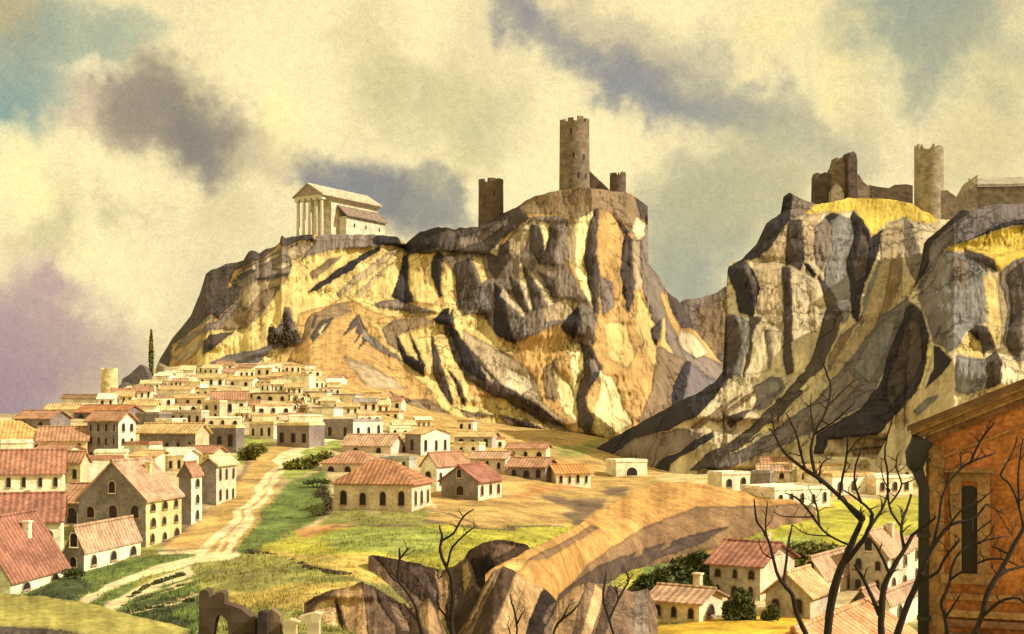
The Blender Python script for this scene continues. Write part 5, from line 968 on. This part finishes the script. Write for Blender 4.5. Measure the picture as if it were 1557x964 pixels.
o = slab_wall('large dark pointed rock on the skyline between the white tower and the cypress', [(184, 584), (227, 584), (225, 570), (219, 558), (213, 554), (206, 561), (196, 570), (186, 576)], gdist(208, 584), 4, (.13, .115, .115), name='boulder', cat='boulder')
# temple
pC, pL, pR = 489, 449, 577; bs, ev = 361, 299; a = R(34); ca, sa = math.cos(a), math.sin(a)
Yt = hdist('hill', 500, 357) + 6; kL, kC, kR = ((p - CX) / F for p in (pL, pC, pR)); C0 = Vector((kC * Yt, Yt, CZ + (H0 - bs) / F * Yt)); h = (bs - ev) / F * Yt
W = (C0.x - kL * C0.y) / (ca + kL * sa); D_ = (kR * C0.y - C0.x) / (sa - kR * ca)
ux = Vector((ca, -sa, 0)); uy = Vector((sa, ca, 0)); root = empty('temple', C0 - ux * W / 2 + uy * D_ / 2, -a)
tag(root, 'pale classical temple with columns, pediment and lean-to aisle on the hilltop', 'temple')
hx, hy = W / 2, D_ / 2; TW = (.66, .60, .44); rs = 18 / F * Yt
b = MB(); b.box((-hx - .8, -hy - .8, -3), (hx + .8, hy + .8, .35)); b.build('podium', M_TRIM, root, (.40, .32, .24))
b = MB(); b.box((-hx * .86, -hy * .62, .353), (hx * .86, hy, h)); b.build('wall', M_WALL, root, TW)
n = 5
for i in range(n):
    b = MB(); x = -hx + .8 + (W - 1.6) * i / (n - 1); r_ = W * .052
    b.tube([(x, -hy + .9, .75), (x, -hy + .9, h - .9)], [r_, r_ * .84], 12); b.box((x - r_ * 1.4, -hy + .9 - r_ * 1.4, .353), (x + r_ * 1.4, -hy + .9 + r_ * 1.4, .75)); b.box((x - r_ * 1.4, -hy + .9 - r_ * 1.4, h - .9), (x + r_ * 1.4, -hy + .9 + r_ * 1.4, h - .003))
    b.build('column', M_TRIM, root, TW)
b = MB(); b.box((-hx - .2, -hy - .2, h), (hx + .2, hy + .2, h + 1.0)); b.build('entablature', M_TRIM, root, TW)
b = MB(); b.prism([(-hx - .5, h + 1.003), (hx + .5, h + 1.003), (0, h + 1.0 + rs)], -hy - .25, -hy + .6); b.build('pediment', M_TRIM, root, (.36, .28, .22))
b = MB(); k = rs / (hx + .5)
for s_ in (-1, 1):
    lo = [(s_ * (hx + 1.1), -hy - .7, h + 1.02 - k * .6), (s_ * (hx + 1.1), hy + .6, h + 1.02 - k * .6), (0, hy + .6, h + 1.04 + rs), (0, -hy - .7, h + 1.04 + rs)]
    b.hexa([(x, y, z) for x, y, z in lo] + [(x, y, z + .55) for x, y, z in lo])
ro = b.build('roof', M_TILEY, root, (.55, .46, .34))
b = MB(); b.box((hx * .9, -hy * .38, -.5), (hx + W * .22, hy, h * .60)); ai = b.build('aisle', M_WALL, root, TW)
b = MB(); x0, x1 = hx * .9, hx + W * .30; lo = [(x1, -hy * .44, h * .60 - .1), (x1, hy + .5, h * .60 - .1), (x0, hy + .5, h * .86), (x0, -hy * .44, h * .86)]
b.hexa([(x, y, z) for x, y, z in lo] + [(x, y, z + .5) for x, y, z in lo]); b.build('aisle_roof', M_TILEY, root, (.27, .20, .155))
for j, (z, us_) in enumerate(((h * .36, (-.2, .2, .68)), (h * .04, (-.3, -.1, .1, .3, .7)))):
    for u in us_:
        o = bpy.data.objects.new('window', window_mesh(.9, 1.6 if j == 0 else 1.1)); COL.objects.link(o); o.parent = root; o.location = (hx + W * .22, u * hy + .1 * hy, z); o.rotation_euler = (0, 0, R(90)); o.color = (*TW, 1)

# castle on the right hill
yc = hdist('castle_hill', 1290, 302) + 12
kc = P(1282, 334, yc); uk = yc / F; root = empty('ruined_keep', kc, R(8)); tag(root, 'dark broken castle keep rising in two narrow jagged spires on the right hill', 'castle ruin')
for nm, pts, dy, th_, col_ in (('wall', [(1240, 334), (1266, 334), (1266, 262), (1262, 264), (1256, 261), (1249, 264), (1243, 262), (1241, 268)], 1.0, 3.0, (.13, .10, .085)), ('spire', [(1263, 334), (1284, 334), (1284, 248), (1280, 239), (1275, 242), (1271, 240), (1268, 252), (1264, 258)], -.5, 3.6, (.19, .145, .11)),
                             ('spire', [(1285, 338), (1299, 338), (1299, 246), (1297, 236), (1293, 232), (1289, 236), (1286, 234), (1285, 248)], -2.2, 4.0, (.11, .08, .07)), ('wall', [(1299.5, 334), (1326, 334), (1326, 282), (1316, 275), (1309, 264), (1304, 262), (1299.5, 256)], .6, 2.6, (.22, .17, .13))):
    b = MB(); b.prism([((x - 1282) * uk, (334 - y) * uk) for x, y in pts], dy, dy + th_); b.build(nm, M_STONE, root, col_)
slab_wall('broken buttress standing in front of the castle keep', [(1262, 330), (1284, 330), (1283, 296), (1279, 285), (1272, 278), (1265, 290)], yc - 6, 3, LT, name='buttress', cat='buttress')
slab_wall('long low castle curtain wall between the keep and the pale round tower', [(1318, 330), (1388, 330), (1388, 282), (1378, 280), (1360, 281), (1352, 286), (1335, 284), (1322, 281)], yc + 4, 3, DK, name='curtain_wall', cat='wall')
tower('broad pale round tower with a ragged top on the right hill', 1391, 1434, 345, 226, hdist('castle_hill', 1412, 325) + 14, LT, jag=1.0, taper=1.0, seed=7, skirt=8)
slab_wall('crumbling sloped wall right of the pale round tower', [(1430, 350), (1472, 350), (1472, 316), (1458, 302), (1440, 289), (1430, 290)], hdist('castle_hill', 1440, 335) + 14, 3, MID)
yh = hdist('crag', 1500, 312) + 14; cH = P(1515, 330, yh); root = empty('ruined_hall', cH, R(-6)); tag(root, 'roofed stone hall ruin at the right end of the skyline', 'castle ruin')
u_ = yh / F
b = MB(); b.box((-32 * u_, -2, -3), (70 * u_, 9, 44 * u_)); b.prism([(-46 * u_, -3), (-32.2 * u_, -3), (-32.2 * u_, 62 * u_), (-36 * u_, 58 * u_), (-46 * u_, 40 * u_)], -2.4, 8); b.build('wall', M_STONE, root, LT)
b = MB(); lo = [(-34 * u_, -3, 43 * u_), (72 * u_, -3, 43 * u_), (72 * u_, 4, 62 * u_), (-34 * u_, 4, 62 * u_)]; b.hexa(lo + [(x, y, z + .5) for x, y, z in lo]); b.build('roof', M_FLAT, root, (.36, .31, .25))

# arch ruin and stumps on the knoll
Yr = 54; u_ = Yr / F
root = empty('arch_ruin', P(352, 990, Yr)); tag(root, 'dark ruined wall with a pointed arch and two broken piers at the bottom', 'ruin')
ou = [(298, 990), (302, 955), (303, 915), (303, 900), (309, 896), (317, 899), (318, 908), (325, 910), (327, 902), (338, 900), (341, 904), (341, 918), (352, 921), (366, 926), (378, 936), (388, 941), (388, 990)]
hole = [(348, 990), (347, 960), (345, 945), (339, 937), (333, 934), (328, 940), (325, 952), (322, 970), (322, 990)]
b = MB(); f_ = lambda p: ((p[0] - 352) * u_, (990 - p[1]) * u_); ol = [f_(p) for p in ou]; hl = [f_(p) for p in hole]
L1 = ol[:9] + [hl[4]] + hl[5:]     # left pier up to the crown of the arch
R1 = [ol[k] for k in range(8, len(ol))] + hl[:5]
b.prism([ol[0]] + [hl[8], hl[7], hl[6], hl[5], hl[4], f_((334, 901))] + ol[8:1:-1][0:0] + [f_((327, 902)), f_((325, 910)), f_((318, 908)), f_((317, 899)), f_((309, 896)), f_((303, 900)), f_((302, 955))], 0, .8)
b.prism([hl[4], hl[3], hl[2], hl[1], hl[0], ol[-1], ol[-2], ol[-3], ol[-4], ol[-5], ol[-6], ol[-7], ol[-8], f_((334, 901))], 0, .8)
b.build('wall', M_STONE, root, (.10, .07, .05))
def stump(label, pts, Y, col, name='pillar', thick=.6):
    return slab_wall(label, pts, Y, thick, col, name=name, cat='pillar')
stump('dark square pier right of the arch ruin', [(391, 990), (406, 990), (406, 932), (400, 930), (392, 931)], Yr - .3, (.055, .04, .04)); stump('brown broken pier beside the dark square pier', [(408, 990), (426, 990), (426, 937), (421, 932), (412, 926), (407, 931)], Yr + .3, (.24, .17, .11))
stump('short white stump capped by a mossy slab at the bottom', [(431, 990), (450, 990), (450, 950), (456, 946), (440, 942), (428, 947), (431, 950)], Yr, (.62, .52, .30)); stump('white stump with a leaning grey cap at the bottom', [(467, 990), (484, 990), (485, 944), (489, 934), (478, 932), (455, 938), (458, 946), (468, 946)], Yr + .4, (.66, .55, .34))

# ------------------------------------------------------------------ orange building at the right
Yb = 30.0; ab = R(19.5); cb_, sb_ = math.cos(ab), math.sin(ab)
corner = P(1408, 625, Yb); gzb = gz(corner.x, Yb)
root = empty('orange_building', (corner.x, corner.y, gzb), -ab); tag(root, 'orange plastered building with a moulded raking eave at the right edge', 'building')
EY = CZ - gzb                                    # eye level above the building's base
def bl(px, py):                                  # photo point on the facade -> local x, z
    k = (px - CX) / F; s_ = (k * corner.y - corner.x) / (cb_ + k * sb_); Yp = corner.y - s_ * sb_
    return s_, EY + (H0 - py) / F * Yp
OR = (.50, .185, .060); ORD = (.46, .20, .075); FW = 11.0
xe, ze = bl(1395, 655); xr, zr = bl(1557, 592); pit = (zr - ze) / (xr - xe)
apex = FW / 2; za = ze + pit * (apex - xe)
b = MB(); b.prism([(0, -1), (FW, -1), (FW, ze), (apex, za), (0, ze)], 0, 7); b.build('wall', M_STUCCO, root, OR)
def rake(name, dz0, dz1, out_, col, x0=0.0, mat=M_TRIM):
    b = MB()
    for s_ in (0, 1):
        xa = lambda x: x if s_ == 0 else FW - x
        pts = [(xa(x0), ze + pit * (x0) + dz0), (apex, za + dz0), (apex, za + dz1), (xa(x0), ze + pit * (x0) + dz1)]
        b.prism(pts, -out_, .0 if out_ < .5 else 7.3)
    b.build(name, mat, root, col)
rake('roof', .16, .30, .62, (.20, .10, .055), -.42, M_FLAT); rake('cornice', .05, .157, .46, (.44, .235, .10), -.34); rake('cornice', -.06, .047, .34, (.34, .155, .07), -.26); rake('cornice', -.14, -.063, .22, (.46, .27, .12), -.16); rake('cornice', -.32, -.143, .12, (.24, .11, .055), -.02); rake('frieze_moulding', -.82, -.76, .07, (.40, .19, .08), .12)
b = MB(); b.box((.06, -.07, -1), (.42, -.002, ze - .36)); b.build('pilaster', M_STUCCO, root, (.42, .22, .10))
wx0, wz1 = bl(1462, 738); wx1, wz0 = bl(1486, 872)
b = MB(); t_ = .16
for (x0, x1, z0, z1) in ((wx0 - t_ - .1, wx0, wz0, wz1 + .1), (wx1, wx1 + t_ + .12, wz0, wz1 + .1), (wx0 - t_ - .1, wx1 + t_ + .12, wz1 + .103, wz1 + .32)): b.box((x0, -.12, z0), (x1, -.003, z1))
b.box((wx0 - t_ - .22, -.24, wz1 + .323), (wx1 + t_ + .24, -.003, wz1 + .41)); b.box((wx0 - t_ - .3, -.3, wz0 - .22), (wx1 + t_ + .3, -.003, wz0 - .003))
wf = b.build('window', M_TRIM, root, (.37, .20, .095))
b = MB(); pts = arch_pts(wx1 - wx0, wz1 - wz0, 8, .6); b.prism([(x + (wx0 + wx1) / 2, z + wz0) for x, z in pts], -.03, -.006); b.build('pane', M_PANE, wf)
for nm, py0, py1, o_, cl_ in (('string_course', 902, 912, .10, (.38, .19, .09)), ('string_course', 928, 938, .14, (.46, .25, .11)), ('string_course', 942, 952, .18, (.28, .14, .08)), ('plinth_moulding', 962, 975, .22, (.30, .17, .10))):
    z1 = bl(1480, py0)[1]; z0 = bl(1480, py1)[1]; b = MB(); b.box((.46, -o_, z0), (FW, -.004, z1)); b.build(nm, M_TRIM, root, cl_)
dp = empty('drainpipe', (corner.x - .12, corner.y - .2, gzb)); tag(dp, 'dark iron drainpipe with a bulging hopper at the corner of the orange building', 'drainpipe')
b = MB(); zt = ze - .1
b.tube([(-.02, 0, -.5), (0, 0, zt - 1.25), (-.06, 0, zt - 1.1), (-.16, 0, zt - .8)], [.13, .125, .125, .14], 12); b.build('pipe', M_PIPE, dp, None, True)
b = MB(); b.tube([(-.16, 0, zt - .85), (-.2, 0, zt - .72), (-.19, 0, zt - .45), (-.1, 0, zt - .25), (-.02, 0, zt - .1)], [.13, .21, .26, .24, .28], 12); b.build('hopper', M_PIPE, dp, None, True)
for z in (1.2, 3.2, 5.0):
    b = MB(); b.tube([(0, 0, z), (0, 0, z + .1)], [.165, .165], 12); b.build('bracket', M_PIPE, dp)

# ------------------------------------------------------------------ bare trees
def smooth_line(pts, k=3):
    res = []
    n = len(pts)
    for i in range(n - 1):
        p0, p1, p2, p3 = (np.array(pts[max(0, min(n - 1, j))], float) for j in (i - 1, i, i + 1, i + 2))
        for j in range(k):
            t = j / k; res.append(.5 * ((2 * p1) + (-p0 + p2) * t + (2 * p0 - 5 * p1 + 4 * p2 - p3) * t * t + (-p0 + 3 * p1 - 3 * p2 + p3) * t ** 3))
    res.append(np.array(pts[-1], float)); return res
def bare_tree(label, lines, Y, seed, cat='tree', name='bare_tree', to_ground=True, wk=1.0):
    r = random.Random(seed); done = []                     # (px, py, Y) of everything drawn so far
    L3 = []
    for li, ln in enumerate(lines):
        ln = [tuple(p) + (ln[max(0, i - 1)][2] * .8,) if len(p) == 2 else tuple(p) for i, p in enumerate(ln)]
        if done:
            q = min(done, key=lambda d: (d[0] - ln[0][0]) ** 2 + (d[1] - ln[0][1]) ** 2); y0 = q[2]
            if (q[0] - ln[0][0]) ** 2 + (q[1] - ln[0][1]) ** 2 < 900: ln = [(q[0], q[1], ln[0][2])] + [p for p in ln if (p[0] - q[0]) ** 2 + (p[1] - q[1]) ** 2 > 4]
        else: y0 = Y
        sl = r.uniform(-.7, .7) if done else r.uniform(-.1, .1); pts = []; acc = 0; prev = None
        sm = smooth_line(ln, 3)
        for x, y, w_ in sm:
            if prev is not None: acc += math.hypot(x - prev[0], y - prev[1]) / F * Y
            prev = (x, y); yy = y0 + acc * sl; jx = r.uniform(-.6, .6); pts.append((P(x + jx, y, yy), max(.6, w_ * (.82 if w_ > 4 else .95)) * .5 / F * yy * wk)); done.append((x, y, yy))
        L3.append(pts)
    b0 = L3[0][0][0]; base = Vector((b0.x, b0.y, gz(b0.x, b0.y)))
    root = empty(name, base); tag(root, label, cat)
    if to_ground:
        rad = L3[0][0][1]; L3[0] = [(base + Vector((0, 0, -.3)), rad * 1.5), (base + Vector((0, 0, .5)), rad * 1.2)] + L3[0]
    for i, pts in enumerate(L3):
        b = MB(); b.tube([p - base for p, _ in pts], [q for _, q in pts], 8 if i == 0 else 6, jit=.10); b.build('trunk' if i == 0 else 'branch', M_BARK, root, None, True)
        # twigs near the tips
        if i:
            for _ in range(5):
                p, q = pts[r.randrange(len(pts) // 3, len(pts))]; ln_ = r.uniform(10, 30) / F * Y; d = Vector((r.uniform(-1, 1), r.uniform(-.7, .7), r.uniform(.1, 1))).normalized() * ln_; p0 = p - base; tip = .0022 * Y / 25
                mid = p0 + d * .5 + Vector((r.uniform(-.12, .12), r.uniform(-.1, .1), r.uniform(-.02, .1))) * ln_
                t = MB(); t.tube([p0, mid, p0 + d], [max(tip, min(q, .03) * .55), max(tip, min(q, .03) * .38), tip], 5)
                for _k in range(2):
                    d2 = (d.normalized() + Vector((r.uniform(-.9, .9), r.uniform(-.6, .6), r.uniform(-.3, .7)))).normalized() * ln_ * r.uniform(.3, .6); t.tube([mid, mid + d2 * .5 + Vector((0, 0, .03 * ln_)), mid + d2], [max(tip, min(q, .03) * .3), tip, tip * .8], 4)
                t.build('twig', M_BARK, root, None, True)
    return root
bare_tree('tall forked bare tree with a leaning left crown left of the drainpipe', [
 [(1256, 985, 15), (1262, 930, 15), (1270, 890, 16), (1284, 852, 13), (1300, 815, 11), (1310, 792, 10)],
 [(1310, 792, 9), (1287, 766, 8), (1252, 732, 8), (1220, 711, 7), (1192, 687, 5), (1176, 657, 3.5), (1168, 652, 2)],
 [(1310, 792, 9), (1312, 786, 8), (1296, 772, 7), (1285, 764, 7)],
 [(1178, 660, 3), (1175, 640, 2.5), (1174, 618, 1.5)], [(1225, 715, 5), (1216, 682, 4.5), (1211, 660, 3.5), (1196, 628, 2)], [(1240, 722, 6), (1233, 690, 6), (1238, 660, 5), (1257, 622, 4), (1263, 590, 3.5), (1255, 562, 3), (1246, 540, 2)],
 [(1259, 618, 3), (1278, 598, 2.5), (1299, 578, 1.5)], [(1240, 660, 4), (1272, 638, 3), (1300, 612, 1.8)], [(1238, 655, 3), (1233, 630, 2), (1234, 600, 1.5)], [(1246, 732, 4), (1250, 705, 3), (1264, 696, 1.8)],
 [(1276, 757, 5), (1282, 722, 4.5), (1288, 690, 3.5), (1290, 662, 3), (1310, 640, 1.8)], [(1288, 690, 3), (1310, 664, 2), (1330, 668, 1.5)],
 [(1286, 854, 10), (1306, 830, 9), (1320, 806, 8), (1326, 782, 6.5), (1308, 762, 4.5), (1284, 746, 2.5)], [(1320, 806, 6), (1340, 776, 5), (1349, 752, 3)], [(1310, 764, 4), (1300, 735, 3.5), (1301, 708, 3), (1310, 680, 2)],
 [(1290, 828, 5), (1262, 815, 4), (1246, 800, 5), (1226, 772, 4.5), (1210, 756, 3.5), (1194, 750, 2)], [(1246, 796, 3.5), (1241, 768, 3), (1232, 746, 1.8)], [(1262, 815, 2.5), (1226, 812, 2), (1205, 798, 1.4)], [(1236, 786, 2.5), (1192, 785, 2), (1176, 778, 1.4)]], 26, 1)
bare_tree('second bare tree with a thick low fork just left of the drainpipe', [
 [(1342, 985, 13), (1340, 930, 12), (1345, 890, 11), (1360, 860, 9), (1376, 834, 8), (1386, 815, 7)],
 [(1338, 935, 9), (1320, 895, 7), (1300, 858, 6)], [(1386, 815, 6), (1405, 800, 5.5), (1424, 786, 4)], [(1374, 832, 6), (1370, 800, 5.5), (1378, 775, 5), (1386, 752, 3)], [(1371, 802, 4.5), (1356, 780, 4), (1350, 758, 3.5), (1350, 720, 3.5), (1345, 690, 3), (1350, 660, 2.5), (1358, 634, 1.8)],
 [(1357, 762, 3), (1371, 736, 3), (1362, 710, 2.5), (1366, 688, 1.8)], [(1371, 738, 2.5), (1384, 732, 2), (1395, 726, 1.4)], [(1353, 872, 6), (1337, 838, 5), (1322, 818, 3)], [(1352, 745, 2.5), (1342, 725, 2), (1340, 700, 1.4)]], 24, 2)
bare_tree('slender curving bare sapling in front of the valley houses', [
 [(1236, 985, 10), (1213, 937, 9), (1205, 905, 8.5), (1191, 888, 8), (1181, 870, 6), (1171, 830, 5), (1160, 806, 4.5), (1150, 790, 4), (1147, 758, 2)],
 [(1191, 886, 6), (1195, 856, 5), (1198, 830, 4.5), (1204, 798, 2)], [(1165, 815, 3), (1164, 795, 2.5), (1167, 766, 1.6)], [(1176, 850, 2.5), (1160, 840, 2), (1152, 822, 1.4)]], 28, 3)
bare_tree('bare tree with several slanting trunks in front of the orange building', [
 [(1356, 990, 14), (1376, 930, 12), (1396, 882, 11), (1416, 835, 9), (1446, 798, 6.5), (1478, 790, 5), (1500, 766, 3)],
 [(1398, 884, 7), (1425, 870, 6), (1436, 850, 5.5), (1459, 820, 4.5)], [(1416, 836, 6), (1426, 795, 5), (1432, 758, 4.5), (1442, 735, 4), (1464, 710, 4.5), (1490, 697, 3.5), (1514, 689, 2)], [(1462, 712, 3), (1461, 700, 2.5), (1459, 688, 1.6)], [(1476, 702, 4), (1490, 672, 3.5), (1502, 655, 3), (1512, 642, 1.8)], [(1440, 740, 3), (1441, 725, 2), (1444, 712, 1.5)],
 [(1442, 802, 4), (1462, 776, 3.5), (1490, 762, 3), (1512, 742, 1.8)], [(1448, 797, 3), (1444, 770, 2.2), (1443, 748, 1.5)], [(1500, 766, 2.5), (1514, 775, 2), (1528, 783, 1.4)], [(1514, 775, 1.8), (1530, 800, 1.6), (1541, 816, 1.2)], [(1480, 810, 3), (1495, 800, 2.5), (1508, 792, 1.5)]], 21, 4)
bare_tree('knotty thin bare tree below the window of the orange building', [
 [(1441, 990, 8), (1440, 960, 8), (1437, 936, 7.5), (1431, 918, 7), (1443, 890, 6), (1447, 866, 5), (1459, 840, 4), (1486, 825, 3.5), (1530, 815, 2)],
 [(1446, 880, 5), (1465, 868, 4.5), (1497, 852, 4), (1522, 850, 3.5), (1548, 860, 2)], [(1440, 936, 4), (1450, 920, 3.5), (1459, 907, 2)], [(1490, 826, 2.5), (1505, 812, 2), (1512, 798, 1.4)]], 20.4, 5)
bare_tree('dark bare tree running off the right edge of the photo', [
 [(1468, 990, 10), (1490, 946, 9.5), (1500, 906, 10), (1511, 884, 10), (1526, 860, 9), (1541, 830, 8), (1560, 796, 7), (1580, 760, 4)],
 [(1494, 938, 6), (1520, 915, 6), (1546, 909, 5), (1562, 920, 4)], [(1513, 880, 7), (1531, 868, 6.5), (1560, 860, 5)], [(1556, 802, 5), (1548, 765, 4), (1536, 737, 3.5), (1522, 722, 3.5), (1538, 692, 2.5), (1548, 660, 1.5)], [(1550, 770, 3.5), (1548, 720, 3), (1555, 668, 2)], [(1534, 844, 4), (1520, 835, 3), (1508, 832, 2)]], 19.5, 6)
bare_tree('bare black tree with a tall twisted stem standing in the gorge', [
 [(690, 975, 11), (686, 945, 9.5), (689, 910, 8.5), (686, 876, 7.5), (675, 855, 6.5), (669, 832, 5.5), (672, 818, 5), (668, 798, 2.5)],
 [(672, 822, 4), (690, 810, 3.5), (704, 786, 3), (721, 774, 1.8)], [(681, 857, 4), (688, 832, 3.5), (710, 810, 2.8), (721, 802, 1.6)], [(689, 935, 5), (708, 912, 4.5), (718, 890, 3)], [(686, 945, 4), (668, 925, 3.5), (664, 905, 2)], [(690, 905, 3), (697, 880, 2.5), (700, 860, 1.6)], [(675, 870, 3), (668, 880, 2.5), (664, 865, 1.6)]], 50, 7, to_ground=True)
bare_tree('bare black shrub leaning left over the gorge rocks', [
 [(646, 978, 8.5), (637, 945, 7), (631, 920, 6), (615, 895, 5), (605, 880, 5), (608, 850, 4.5), (607, 833, 2.5)],
 [(608, 850, 3.5), (614, 842, 3), (621, 834, 1.8)], [(602, 884, 4), (590, 870, 3.5), (583, 860, 2)], [(637, 945, 4), (624, 930, 3.5), (614, 918, 2)], [(624, 908, 3), (623, 895, 2.2), (620, 890, 1.6)]], 49, 8, cat='shrub', name='bare_shrub')
bare_tree('tiny bare twig shrub in front of the pale slab of the gorge', [[(786, 980, 4.5), (785, 942, 3.8), (778, 916, 3), (776, 903, 2)], [(787, 948, 3), (793, 934, 2)], [(780, 975, 3), (772, 950, 2)]], 50, 9, cat='shrub', name='bare_shrub')
bare_tree('small bare shrub at the right end of the gorge rocks', [[(938, 980, 5), (926, 942, 4.5), (918, 916, 4), (918, 895, 3.5), (922, 868, 2)], [(926, 940, 4), (945, 902, 3.5), (956, 882, 3), (950, 866, 1.8)], [(954, 884, 2.5), (962, 874, 1.6)], [(940, 908, 2.5), (936, 890, 1.6)]], 52, 10, cat='shrub', name='bare_shrub')
bare_tree('thin crooked bare branch shrub among the gorge rocks', [[(838, 975, 4), (848, 948, 4), (868, 932, 3.5), (880, 918, 2)], [(852, 945, 3), (865, 920, 2)]], 51, 11, cat='shrub', name='bare_shrub')

# ------------------------------------------------------------------ grass
rg = np.random.default_rng(5); NT = 26000
gu = rg.uniform(-40, 1250, NT); gy = np.exp(rg.uniform(math.log(57), math.log(165), NT)); zz = ground(gu, gy)
ro_ = H0 - zz / gy * F; keep = (ro_ < 990) & (vnoise(gu * .02, gy * .15, 3) + rg.uniform(-.4, .5, NT) > -.05)
ui = np.clip(np.searchsorted(us, gu), 0, len(us) - 1); yi = np.clip(np.searchsorted(ys, gy), 0, len(ys) - 1)
gcol = gc[yi, ui]; keep &= (gcol[:, 1] > gcol[:, 0] * .72) & (gcol[:, 0] < .5)
Vv, Ff, Cc = [], [], []
gx_ = (gu - CX) / F * gy; zs_ = CZ + Zr[yi, ui]
for i in np.nonzero(keep)[0]:
    k = rg.uniform(.75, 1.3)
    for _ in range(4):
        a_ = rg.uniform(0, 6.28); h_ = rg.uniform(.16, .42); b_ = .035; dx_, dy_ = math.cos(a_), math.sin(a_); ox, oy = rg.uniform(-.15, .15, 2); j = len(Vv); X0, Y0, Z0 = gx_[i] + ox, gy[i] + oy, zs_[i] - .05
        Vv += [(X0 - dy_ * b_, Y0 + dx_ * b_, Z0), (X0 + dy_ * b_, Y0 - dx_ * b_, Z0), (X0 + dx_ * h_ * .45, Y0 + dy_ * h_ * .45, Z0 + h_)]; Ff.append((j, j + 1, j + 2)); Cc += [tuple(gcol[i] * k)] * 3
me = bpy.data.meshes.new('grass'); me.from_pydata(Vv, [], Ff); ca = me.color_attributes.new('Col', 'FLOAT_COLOR', 'POINT')
ca.data.foreach_set('color', np.concatenate([np.array(Cc), np.ones((len(Cc), 1))], 1).astype(np.float32).ravel())
tag(link('grass', me, M_SOIL), kind='stuff')
